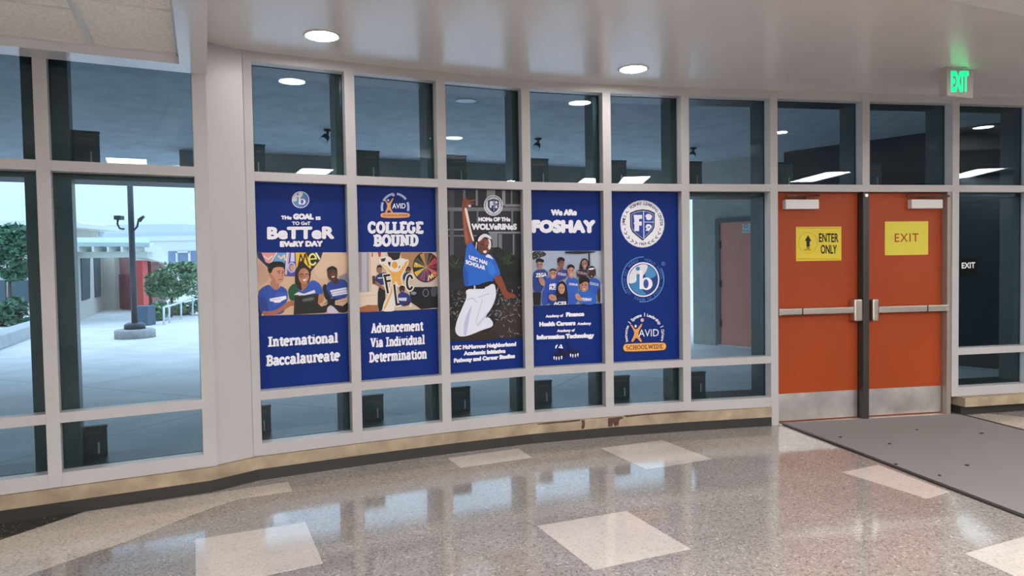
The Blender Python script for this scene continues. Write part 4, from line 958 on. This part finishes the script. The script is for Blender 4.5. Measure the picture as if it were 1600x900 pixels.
A = Art(F8, GN + .0094, (1490, 280, 2.25)); A.text('#E8E8E8', 'EXIT', (28, 314), (76, 312), 21, .03); A.build('lettering', o)

# illuminated exit sign hanging from the ceiling
eh_ = math.radians(22); ec = at_y(1480, 128, 5.62); Fx = Fr(ec[:2], ec[:2] + np.array([math.cos(eh_), math.sin(eh_)]))
s1x, zt = Fx.sz(1521, 109.5); _, zb = Fx.sz(1480, 149.5)
root = empty('exit_sign'); tag(root, 'white box exit sign with glowing green letters hanging from the ceiling', 'sign')
bm = bmesh.new(); fbox(bm, Fx, 0, s1x, -.07, 0, zb, zt, bev=.006); link_mesh('housing', bm, mat('sign_housing', (.45, .42, .40), .45), root)
bm = bmesh.new(); lathe(bm, Fx.w(s1x * .5, -.035, zt - .002), [(.045, 0), (.075, CEILZ - zt - .004), (.075, CEILZ - zt + .0015)], 20); link_mesh('mount', bm, mat('sign_mount', (.5, .5, .48), .4), root)
GLOW = mat('green_glow', (.02, .5, .18), .4, emit=((.0, .80, .20), 1.0)); GLOWD = mat('green_glow_edge', (.02, .3, .12), .4, emit=((.0, .48, .13), 1.0))
A = Art(Fx, .0006, (1440, 80, 9.0)); A.text(GLOWD, 'EXIT', (410, 574), (664, 576), 298, .055, sp=.95); A.text(GLOW, 'EXIT', (416, 566), (658, 568), 282, .03, sp=.98)
A.build('lettering', root)

# ------------------------------------------------------------------ lights inside
def downlight(p, label, r=.105, on=True, z=CEILZ, group=None):
    root = empty('downlight'); tag(root, label, 'light', group)
    bm = bmesh.new(); lathe(bm, (p[0], p[1], z), [(r * 1.16, 0), (r * 1.16, -.004), (r * 1.05, -.009), (r * .98, -.006), (r * .98, .0)], 36); link_mesh('trim_ring', bm, WHITEP, root)
    bm = bmesh.new(); lathe(bm, (p[0], p[1], z - .0005), [(r * .97, 0), (r * .97, -.004)], 36)
    link_mesh('lens', bm, mat('lit_lens', (.9, .9, .9), .5, emit=((1, .98, .96), DOWNLIGHT)) if on else mat('unlit_lens', (.3, .34, .36), .3), root)
    return root
d1, d2 = at_z(503, 55.5, CEILZ), at_z(989.5, 107.5, CEILZ)
downlight(d1, 'bright recessed ceiling downlight above the goal poster')
downlight(d2, 'bright recessed ceiling downlight above the emblem poster')
for q in ((1.30, 3.60), (3.87, 4.88), (6.05, 5.80), (7.9, 6.5)): downlight(q, 'recessed ceiling downlight reflected small in the upper panes', group='downlights past the picture edge')
LENS = mat('lit_troffer', (.9, .9, .9), .5, emit=((1, 1, .99), TROFFER))
def troffer(cx0, cy0, ang, L=1.3, W=.42, LOWZ=LOWZ):
    root = empty('ceiling_light'); tag(root, 'long white light flush in the lower ceiling', 'light', 'long ceiling lights of the lower ceiling')
    d = np.array([math.cos(ang), math.sin(ang)]); F = Fr(np.array([cx0, cy0]) - d * L / 2, np.array([cx0, cy0]) + d * L / 2)
    bm = bmesh.new()
    for bx in ((-.03, L + .03, -W / 2 - .03, -W / 2), (-.03, L + .03, W / 2, W / 2 + .03), (-.03, 0, -W / 2, W / 2), (L, L + .03, -W / 2, W / 2)): fbox(bm, F, *bx, LOWZ - .03, LOWZ)
    link_mesh('frame', bm, WHITEP, root)
    bm = bmesh.new(); fbox(bm, F, 0, L, -W / 2, W / 2, LOWZ - .022, LOWZ - .001); link_mesh('diffuser', bm, LENS, root)
for a in ((-.45, .3, -1.1), (1.38, 1.35, -1.1), (3.95, 1.85, -1.1), (6.45, 2.95, -1.25), (8.6, 3.85, -1.05), (2.6, -1.7, -1.1), (4.6, -1.2, -1.1), (8.5, -.3, -1.3), (3.9, -4.7, 0), (5.7, -4.7, 0), (6.6, -3.4, -1.2), (-3.6, -4.5, 0), (-6.6, -4.5, 0), (-3.3, -1.95, .1), (-3.7, -2.7, .1)): troffer(*a)  # those after the row mirrored in the panes are unseen, added as fill light

# ------------------------------------------------------------------ black boxes standing outside behind the panes
def black_box(bay, px_r, row, label, wd=.18):
    F = BAY[bay][0]; n0, n1 = -.385, -.345
    z0 = Z_R1T + .005 if row else Z_SILL + .003; hgt = .235 if row else .19
    s1, _ = F.sz(*px_r, n1); s0 = s1 - wd
    root = empty('black_box'); tag(root, label, 'box', 'small black boxes outside the window panes')
    bm = bmesh.new(); fbox(bm, F, s0, s1, n0, n1, z0, z0 + hgt, bev=.003); link_mesh('case', bm, BLACKP, root)
    bm = bmesh.new(); fbox(bm, F, s0 - .004, s1 + .004, n0 - .004, n1 + .005, z0 + hgt - .001, z0 + hgt + .013, bev=.003); link_mesh('lid', bm, BLACKP, root)
    bm = bmesh.new(); fbox(bm, F, s0 + wd * .25, s1 - .03, n1, n1 + .003, z0 + hgt * .80, z0 + hgt * .845); link_mesh('red_strip', bm, mat('red_strip', (.16, .03, .03), .4), root)
    bm = bmesh.new(); fbox(bm, F, s1 - .055, s1 - .045, n1, n1 + .004, z0 + .012, z0 + hgt * .48); link_mesh('pale_strip', bm, mat('pale_strip', (.40, .33, .28), .5), root)
place = {'B': 'the courtyard window', '0': 'the goal poster bay', '1': 'the college bound poster bay', '2': 'the jumping woman bay', '3': 'the group photo bay', '4': 'the emblem poster bay', '5': 'the clear pane bay'}
for bay, t_, b_ in (('B', (155.5, 230), (167.5, 690)), ('0', (414.5, 250), (423.5, 660)), ('1', (593, 255), (599.5, 645)), ('2', (729, 262), (735, 630)), ('3', (857, 265), (862.5, 620)), ('4', (979, 268), (984, 610)), ('5', (1097, 270), (1102.5, 600))):
    black_box(bay, t_, 1, 'small black box behind the upper left pane corner of ' + place[bay], .08 if bay == '0' else .18)
    black_box(bay, b_, 0, 'small black box behind the lowest pane of ' + place[bay], .08 if bay == '0' else .18)
black_box('6', (1240, 270), 1, 'small black box behind the transom pane over the left orange door')
black_box('7', (1378, 270), 1, 'small black box behind the transom pane over the right orange door')

# ------------------------------------------------------------------ outside: ground, canopy, right-hand wall
def paving():
    m = bpy.data.materials.new('paving_concrete'); m.use_nodes = True; n = m.node_tree; b = n.nodes['Principled BSDF']
    t = n.nodes.new('ShaderNodeTexCoord'); br = n.nodes.new('ShaderNodeTexBrick'); br.offset = 0; br.inputs['Scale'].default_value = 1
    br.inputs['Brick Width'].default_value = 3; br.inputs['Row Height'].default_value = 3; br.inputs['Mortar Size'].default_value = .012; br.inputs['Mortar Smooth'].default_value = .2
    br.inputs['Color1'].default_value = (.66, .66, .64, 1); br.inputs['Color2'].default_value = (.62, .62, .60, 1); br.inputs['Mortar'].default_value = (.40, .40, .39, 1)
    mp = n.nodes.new('ShaderNodeMapping'); mp.inputs['Rotation'].default_value = (0, 0, .42)
    n.links.new(t.outputs['Object'], mp.inputs[0]); n.links.new(mp.outputs[0], br.inputs['Vector'])
    z = n.nodes.new('ShaderNodeTexNoise'); z.inputs['Scale'].default_value = 1.5; z.inputs['Detail'].default_value = 8; n.links.new(t.outputs['Object'], z.inputs['Vector'])
    mr = n.nodes.new('ShaderNodeMapRange'); mr.inputs[1].default_value = .3; mr.inputs[2].default_value = .7; mr.inputs[3].default_value = .88; mr.inputs[4].default_value = 1.1; n.links.new(z.outputs['Fac'], mr.inputs[0])
    x = n.nodes.new('ShaderNodeMix'); x.data_type = 'RGBA'; x.blend_type = 'MULTIPLY'; x.inputs[0].default_value = 1
    n.links.new(br.outputs['Color'], x.inputs[6]); n.links.new(mr.outputs[0], x.inputs[7]); n.links.new(x.outputs[2], b.inputs['Base Color'])
    b.inputs['Roughness'].default_value = .75; return m
out = [tuple(p) for p in off_line(.141)]
bm = bmesh.new()
gpts = [(x, y, -.004) for x, y in out] + [(60, m11[1]), (60, 120), (-110, 120), (-110, mA3[1])]
gpts = [(p[0], p[1], -.004) for p in gpts]
prism(bm, gpts, np.array([0, 0, -.2])); fixn(bm)
struct(link_mesh('ground', bm, paving()))['label'] = 'pale concrete courtyard paving outside the glass'
SZ = 3.3
bm = bmesh.new(); o1 = [tuple(p) for p in off_line(.2)]
cpts = o1 + [(16, m11[1]), (16, 13.6), (6.0, 14.6), (3.4, 13.9), (-4.9, 10.4), (-5.1, 11.9), (-8.0, 11.9), (-14, 11.6), (-22, 10.5), (-22, mA3[1] - 4)]
prism(bm, [(x, y, SZ) for x, y in cpts], np.array([0, 0, .45])); fixn(bm)
struct(link_mesh('canopy', bm, mat('canopy_concrete', (.42, .46, .50), .8, noise=(5, .12))))['label'] = 'concrete canopy ceiling outside above the windows'
bm = bmesh.new(); F = Fr((-4.9, 10.35), (3.55, 13.86)); fbox(bm, F, 0, F.L, -.3, 0, 2.93, SZ)
struct(link_mesh('beam', bm, mat('beam_concrete', (.25, .26, .25), .8, noise=(5, .12))))['label'] = 'grey beam along the far edge of the canopy'
wd_ = np.array([.674, -.739]); wa = np.array([3.717, 12.408]) - wd_ * .55; we = wa + wd_ * 6.6
FW = Fr(wa, we)
bm = bmesh.new(); fbox(bm, FW, 0, 1.75, -4.0, 0, -.004, SZ)
struct(link_mesh('wall_exterior', bm, mat('exterior_stucco', (.42, .42, .385), .85, noise=(8, .08), bump=(60, .2))))['label'] = 'grey stucco wall outside right of the clear pane'
bm = bmesh.new(); fbox(bm, FW, 1.75, FW.L, -4.0, -.01, -.004, SZ)  # rest of the same wall, alcove shade put into its base colour
struct(link_mesh('wall_alcove', bm, mat('alcove_shade_colour', (.010, .018, .026), .8, noise=(8, .08))))['label'] = 'stucco wall right of the orange outside door, colour darkened for deep shade'
# orange door in that wall
root = struct(empty('door_3')); root['label'] = 'orange door in the grey wall outside'
sl, _ = FW.sz(1127, 540); sr, _ = FW.sz(1183, 540); _, dz = FW.sz(1150, 347)
bm = bmesh.new(); fbox(bm, FW, sl, sr, .0, .02, .03, dz); link_mesh('door_leaf', bm, mat('outside_door_paint', (.80, .30, .22), .5), root)
bm = bmesh.new(); fbox(bm, FW, sl - .09, sl, 0, .035, 0, dz + .08); fbox(bm, FW, sr, sr + .08, 0, .035, 0, dz + .08); fbox(bm, FW, sl, sr, 0, .035, dz, dz + .08); link_mesh('door_frame', bm, mat('outside_frame', (.13, .13, .14), .5), root)
bm = bmesh.new(); fbox(bm, FW, sl, sr + .1, 0, .14, 0, .028); link_mesh('threshold', bm, WHITEP, root)
bm = bmesh.new()
for z in (.35, 1.05, 1.75): fbox(bm, FW, sl - .015, sl + .02, .02, .04, z, z + .12)
link_mesh('hinge', bm, DARKMET, root)
o = plate(FW, ((1160, 350), (1172.5, 363.5)), .0205, WHITEP, 'door_notice', 'small white notice on the orange door outside')
A = Art(FW, .0249, (1070, 290, 3.214)); A.ring('#8A939C', 308, 203, 10, 10, 4); A.stroke('#8A939C', [(296, 226), (322, 228)], 4); A.build('lettering', o)
# fittings on the canopy
p = at_z(728, 157.5, SZ); downlight(p, 'unlit round fitting on the canopy outside the jumping woman bay', .10, False, SZ)
def flood(px, label):
    p = at_z(*px, SZ - .07); root = empty('canopy_lamp'); tag(root, label, 'lamp')
    FB_ = mat('lamp_bronze', (.02, .03, .04), .4)
    bm = bmesh.new(); lathe(bm, (p[0], p[1], SZ), [(.05, 0), (.05, -.02), (.018, -.03), (.018, -.07)], 20); link_mesh('base', bm, FB_, root)
    bm = bmesh.new(); lathe(bm, (p[0] - .01, p[1] - .02, SZ - .09), [(.02, -.02), (.045, 0), (.055, .08)], 20, axis=(-.3, -.6, -.7)); link_mesh('lamp_head', bm, FB_, root)
    bm = bmesh.new(); lathe(bm, (p[0] - .01, p[1] - .02, SZ - .09), [(.05, .081), (.05, .084)], 20, axis=(-.3, -.6, -.7)); link_mesh('lens', bm, mat('flood_lens', (.7, .78, .8), .3), root)
flood((512, 211), 'dark canopy lamp seen in the upper pane of the goal poster bay')
flood((841, 224), 'dark canopy lamp seen in the upper pane of the group photo bay')
flood((1083, 238), 'dark canopy lamp seen in the upper pane of the clear bay')

# ------------------------------------------------------------------ courtyard things
# lamp post
pb = at_z(198, 530, 0); base = np.array([pb[0], pb[1] + .35]); Yp = base[1]
root = empty('lamp_post'); tag(root, 'tall black lamp post on a round concrete footing in the courtyard', 'lamp post')
bm = bmesh.new(); lathe(bm, (base[0], base[1], -.004), [(.42, 0), (.42, .17), (.39, .2)], 32); link_mesh('footing', bm, mat('footing_concrete', (.36, .35, .34), .85, noise=(10, .15)), root)
POLE = mat('pole_paint', (.020, .028, .04), .4)
bm = bmesh.new(); lathe(bm, (base[0], base[1], .19), [(.22, 0), (.22, .11), (.15, .15)], 24); link_mesh('collar', bm, POLE, root)
bm = bmesh.new(); lathe(bm, (base[0], base[1], .3), [(.066, 0), (.058, 4.6)], 20); link_mesh('pole', bm, POLE, root)
for sgn, pp in ((-1, [(194, 358), (187, 357), (183.5, 350), (184, 343)]), (1, [(203, 359), (210, 359), (214.5, 354), (216, 346), (218.5, 343)])):
    P = [at_y(x, y, Yp) for x, y in pp]; bm = bmesh.new(); tube(bm, P, .022, 8); a = link_mesh('arm', bm, POLE, root)
    bm = bmesh.new()
    if sgn < 0: F = Fr(at_y(180.5, 341, Yp)[:2], at_y(190, 341, Yp)[:2]); z0, z1 = at_y(184, 343.5, Yp)[2], at_y(184, 337, Yp)[2]; fbox(bm, F, 0, F.L, -.12, .08, z0, z1, bev=.01)
    else: tube(bm, [at_y(217.5, 345, Yp), at_y(221, 341, Yp), at_y(225, 338, Yp)], .05, 10, r2=.03)
    link_mesh('camera_head', bm, POLE, a)
# pavilion
WALLB = mat('pavilion_stucco', (.60, .585, .51), .8, noise=(3, .05)); ROOFB = mat('pavilion_roof', (.42, .52, .52), .7); TRIMB = mat('pavilion_trim', (.72, .74, .68), .6)
root = empty('pavilion'); tag(root, 'low cream pavilion with exposed rafters and a red corner pillar across the courtyard', 'building')
ga, gb = at_z(108, 509.7, 0), at_z(162, 484.5, 0); FP = Fr(ga[:2], gb[:2])
eave = at_y(160, 402, FP.w(FP.L, 0, 0)[1] - 5)[2]
zt_ = 3.0
bm = bmesh.new(); fbox(bm, FP, 0, FP.L, -.3, 0, -.004, FP.sz(150, 396)[1]); link_mesh('front_wall', bm, WALLB, root)
WGL = mat('pavilion_glass', (.07, .115, .135), .5, spec=.2)
for q in ([(125.5, 402), (139.5, 402), (139.5, 466), (127.5, 470)], [(146, 402), (156, 402), (156.5, 463), (148, 465)]):
    bm = bmesh.new(); prism(bm, [FP.hit(x, y, .005) for x, y in q], FP.n * .03); fixn(bm); link_mesh('window', bm, WGL, root)
gc = at_z(181, 484.5, 0); FQ = Fr(gb[:2], gc[:2]); zq = FQ.sz(170, 396)[1]
bm = bmesh.new(); fbox(bm, FQ, 0, FQ.L, -.3, 0, -.004, zq); link_mesh('return_wall', bm, WALLB, root)
gd = at_z(232, 487, 0); FD = Fr(gc[:2] + np.array([0, .3]), gd[:2] + np.array([0, .3])); zq2 = FD.sz(200, 390)[1]
bm = bmesh.new(); fbox(bm, FD, -.1, FD.L, -.3, 0, -.004, zq2); link_mesh('porch_wall', bm, mat('porch_red', (.30, .14, .14), .8), root)
bm = bmesh.new(); sa, z_ = FD.sz(178.5, 429, .02); sb, _ = FD.sz(206, 429, .02); fbox(bm, FD, sa, sb, 0, .06, .05, z_, bev=.01); link_mesh('mural_door', bm, mat('mural_red', (.22, .035, .07), .6, noise=(3, .5)), root)
Yq = at_z(120, 505, 0)[1] + .6
def yb(bm, x0, x1, y0, y1, Y, dep, mi=0):
    """box whose front face spans pixel corners at distance Y"""
    xm = (x0 + x1) / 2; ym = (y0 + y1) / 2
    wbox(bm, at_y(x0, ym, Y)[0], at_y(x1, ym, Y)[0], Y, Y + dep, at_y(xm, y1, Y)[2], at_y(xm, y0, Y)[2], mi)
bm = bmesh.new(); yb(bm, 103, 230, 393, 402.5, Yq, .3); link_mesh('eave_beam', bm, TRIMB, root)
bm = bmesh.new()
a, b = at_y(101, 384.7, Yq - .35), at_y(234, 385.5, Yq - .35); c, d = at_y(101, 376.6, Yq + 1.6), at_y(232, 377.5, Yq + 1.6)
prism(bm, [a, b, d, c], np.array([0, 0, .12])); fixn(bm); link_mesh('roof', bm, ROOFB, root)
for x in (104, 121, 145, 168.5, 190, 210, 228):
    bm = bmesh.new(); yb(bm, x - 1.6, x + 1.6, 384.5, 393.5, Yq - .35, .9); link_mesh('rafter', bm, TRIMB, root)
# right-hand wing of the roof going back, gable end
bm = bmesh.new(); a = at_y(228, 393, Yq); b = at_y(228, 403, Yq); c = at_y(262, 412, Yq + 8); d = at_y(262, 402, Yq + 8); e = at_y(240, 380, Yq + 2)
prism(bm, [a, b, c, d, e], np.array([-.35, .1, 0])); fixn(bm); link_mesh('side_eave', bm, TRIMB, root)
bm = bmesh.new(); FS2 = Fr(at_z(232, 487, 0)[:2], at_z(262, 478, 0)[:2]); fbox(bm, FS2, 0, FS2.L, -.3, -.05, -.004, FS2.sz(245, 404)[1]); link_mesh('side_wall', bm, mat('porch_red', (.30, .14, .14), .8), root)
RED = mat('red_pillar_paint', (.72, .085, .085), .6)
bm = bmesh.new(); Yc = at_z(217, 491, 0)[1]; a, b = at_y(209.5, 491, Yc), at_y(225, 491, Yc); wbox(bm, a[0], b[0], Yc, Yc + .35, -.004, at_y(217, 407, Yc)[2]); pil = link_mesh('corner_pillar', bm, RED, root); pil['label'] = 'bright red corner pillar'
bm = bmesh.new(); wbox(bm, a[0] - .03, b[0] + .03, Yc - .03, Yc + .38, at_y(217, 407, Yc)[2], at_y(217, 394, Yc)[2]); link_mesh('pillar_cap', bm, TRIMB, root)
# bin
Yb_ = at_z(218, 509, 0)[1]; a, b = at_y(206, 509, Yb_), at_y(231, 509, Yb_); zt_ = at_y(218, 480, Yb_)[2]
root = empty('trash_bin'); tag(root, 'square slate blue bin on the paving below the red corner pillar', 'bin')
bm = bmesh.new(); wbox(bm, a[0], b[0], Yb_, Yb_ + .45, -.004, zt_, bev=.02); link_mesh('body', bm, mat('bin_blue', (.035, .085, .14), .5), root)
bm = bmesh.new(); wbox(bm, a[0] - .015, b[0] + .015, Yb_ - .015, Yb_ + .465, zt_ - .03, zt_ + .03, bev=.012); link_mesh('lid', bm, mat('bin_lid', (.05, .10, .15), .5), root)
# handrail
root = empty('handrail'); tag(root, 'white metal handrail along the planting beside the courtyard path', 'railing'); RAILW = mat('rail_white', (.66, .70, .74), .4)
hp = [((256, 507), (256, 480)), ((264.5, 504.5), (264.5, 478)), ((283, 498.5), (283, 472)), ((301, 494), (301, 466.5)), ((322, 488.5), (322, 460))]
tops = []
for (x, y), (xt, yt) in hp:
    g = at_z(x, y, 0); t_ = at_y(xt, yt, g[1]); tops.append(t_); bm = bmesh.new(); tube(bm, [(g[0], g[1], -.004), t_], .028, 10); link_mesh('post', bm, RAILW, root)
bm = bmesh.new(); tube(bm, tops, .03, 10); link_mesh('top_rail', bm, RAILW, root)
# planting
def leaf_cloud(bm, c, rad, n, size, seed, flat=.8, mi=2):
    r = random.Random(seed)
    for i in range(n):
        while True:
            v = Vector((r.uniform(-1, 1), r.uniform(-1, 1), r.uniform(-1, 1)))
            if .25 < v.length < 1: break
        v = v * (v.length ** -.35)
        p = Vector(c) + Vector((v.x * rad[0], v.y * rad[1], v.z * rad[2])) * r.uniform(.75, 1.05)
        u = Vector((r.uniform(-1, 1), r.uniform(-1, 1), r.uniform(-.6, .6))).normalized(); q = u.orthogonal().normalized(); q.rotate(Matrix.Rotation(r.uniform(0, 6.28), 3, u)); s = size * r.uniform(.6, 1.3)
        f = bm.faces.new([bm.verts.new(p - u * s), bm.verts.new(p + q * s * .45), bm.verts.new(p + u * s), bm.verts.new(p - q * s * .45)]); f.material_index = r.randrange(mi)
LEAF = [mat('leaf_mid', (.085, .22, .10), .6), mat('leaf_light', (.22, .38, .18), .6), mat('leaf_dark', (.03, .10, .055), .6)]
LEAFL = [mat('leaf_blue', (.05, .16, .10), .6), mat('leaf_pale', (.15, .32, .20), .6), mat('leaf_dark', (.03, .10, .055), .6)]
BARK = mat('bark', (.12, .09, .07), .9, noise=(20, .3))
def tree(name, label, Y, trunk, blobs, lm, seed, cat='tree', leaf=.09, n=260):
    root = empty(name); tag(root, label, cat)
    g = at_y(*trunk[0], Y); t = at_y(*trunk[1], Y); bm = bmesh.new(); tube(bm, [(g[0], Y, -.004), ((g[0] + t[0]) / 2 + .04, Y, (g[2] + t[2]) / 2), t], .07, 8, r2=.045)
    for k, (x, y, rx, ry) in enumerate(blobs[:4]): tube(bm, [t, at_y(x, y, Y)], .035, 6, r2=.012)
    link_mesh('trunk', bm, BARK, root)
    bm = bmesh.new()
    for k, (x, y, rx, ry) in enumerate(blobs):
        c = at_y(x, y, Y); leaf_cloud(bm, c, (rx * Y / FPX, rx * Y / FPX, ry * Y / FPX), n, leaf, seed + k, mi=3)
    link_mesh('crown', bm, lm, root)
tree('leafy_tree', 'leafy green tree at the left edge of the courtyard', 22.0, ((12, 512), (15, 440)), [(6, 385, 30, 34), (34, 400, 24, 30), (-20, 400, 30, 38), (22, 370, 22, 22), (38, 374, 13, 20), (24, 428, 20, 12)], LEAFL, 3, leaf=.10, n=520)
tree('young_tree', 'spreading young tree behind the white handrail', 22.5, ((266, 500), (268, 465)), [(250, 440, 24, 20), (276, 430, 30, 24), (302, 438, 24, 28), (265, 455, 28, 14), (240, 452, 14, 12), (290, 418, 20, 10)], LEAF, 40, leaf=.075, n=620)
def shrub(label, Y, blobs, lm, seed, leaf=.08, n=240, group=None):
    root = empty('shrub'); tag(root, label, 'shrub', group); bm = bmesh.new()
    for k, (x, y, rx, ry) in enumerate(blobs): leaf_cloud(bm, at_y(x, y, Y), (rx * Y / FPX, .4, ry * Y / FPX), n, leaf, seed + k, mi=3)
    link_mesh('foliage', bm, lm, root)
    for x, y, rx, ry in blobs:
        c = at_y(x, y, Y); bm = bmesh.new(); tube(bm, [(c[0], Y, -.004), c], .03, 6); link_mesh('stem', bm, BARK, root)
shrub('low green shrub between the blue bin and the handrail', 21.0, [(240, 488, 12, 14), (252, 484, 10, 15)], LEAF, 70)
shrub('low yellow green shrub behind the handrail posts', 23.5, [(274, 484, 14, 13), (292, 482, 14, 11), (312, 478, 14, 11)], LEAF, 80)
shrub('spiky grey green shrub in the planter at the left edge', 19.8, [(0, 492, 24, 20), (22, 484, 16, 22), (36, 505, 14, 8), (-30, 490, 28, 24)], LEAFL, 90, leaf=.13)
# planter curb
g0, g1 = at_z(-80, 578, 0), at_z(62, 523, 0); Fk = Fr(g0[:2], g1[:2])
bm = bmesh.new(); fbox(bm, Fk, -2, Fk.L + 2.2, -.45, 0, -.004, .28, bev=.02); tag(link_mesh('planter_curb', bm, mat('planter_concrete', (.42, .43, .43), .8, noise=(6, .1))), 'pale concrete planter curb at the left edge of the courtyard', 'curb')
# left building with red pillar
root = empty('side_building'); tag(root, 'building behind the left tree with a red pillar and dark windows', 'building'); Yl = 27.0
bm = bmesh.new(); yb(bm, -160, 62, 352, 494, Yl + .5, 4); link_mesh('wall', bm, WALLB, root)
bm = bmesh.new(); yb(bm, 14, 44, 438, 474, Yl + .42, .1); link_mesh('window', bm, WGL, root)
bm = bmesh.new(); yb(bm, -40, 8, 438, 474, Yl + .42, .1); link_mesh('window', bm, WGL, root)
bm = bmesh.new(); yb(bm, 45, 54, 433, 493, Yl, .3); link_mesh('pillar', bm, RED, root)
bm = bmesh.new(); yb(bm, -160, 70, 346, 353, Yl - .4, 5); link_mesh('roof', bm, TRIMB, root)
# white building at the back right
FARW = mat('far_white', (.66, .68, .66), .8); FARG = mat('far_grey', (.52, .56, .58), .8); root = empty('white_building'); tag(root, 'pale flat roofed building with one framed window beyond the handrail', 'building'); Yr = 44.0
bm = bmesh.new(); yb(bm, 196, 820, 372, 486, Yr, 10); link_mesh('wall', bm, FARW, root)
bm = bmesh.new(); yb(bm, 160, 820, 365, 372.5, Yr - .08, 10.5); link_mesh('roof_edge', bm, FARW, root)
bm = bmesh.new(); yb(bm, 160, 820, 359.5, 365.5, Yr + .02, 9); link_mesh('roof_band', bm, FARG, root)
bm = bmesh.new(); yb(bm, 165, 288, 350.5, 378, Yr + 2, 5); link_mesh('penthouse', bm, mat('penthouse_grey', (.60, .64, .66), .8), root)
bm = bmesh.new(); yb(bm, 263, 308, 392, 415, Yr - .06, .1); f = link_mesh('window_band', bm, mat('far_blue', (.16, .22, .34), .4), root)
bm = bmesh.new()
for q in ((274.5, 277, 393, 414), (294, 297, 393, 414), (274.5, 297, 392.5, 395), (274.5, 297, 411.5, 414.5)): yb(bm, *q, Yr - .16, .1)
link_mesh('window_frame', bm, FARW, f)
root = empty('distant_building'); tag(root, 'long white distant building with a lattice parapet behind the pavilion roof', 'building'); Yd = 52.0
bm = bmesh.new(); P = [at_y(*q, Yd) for q in ((92, 343), (118, 346), (162, 361), (162, 392), (92, 392))]; prism(bm, P, np.array([0, 6.0, 0])); fixn(bm); link_mesh('wall', bm, FARW, root)
for k, (x, y0, y1) in enumerate([(122, 350, 362), (131, 352, 364), (140, 356, 366), (149, 359, 369), (156, 362, 370)]):
    bm = bmesh.new(); yb(bm, x, x + 5, y0, y1, Yd - .1, .15); link_mesh('lattice_panel', bm, mat('lattice_grey', (.36, .42, .50), .7), root)
bm = bmesh.new(); yb(bm, 156, 262, 366, 392, Yd + 1, 6); link_mesh('rear_wall', bm, FARG, root)
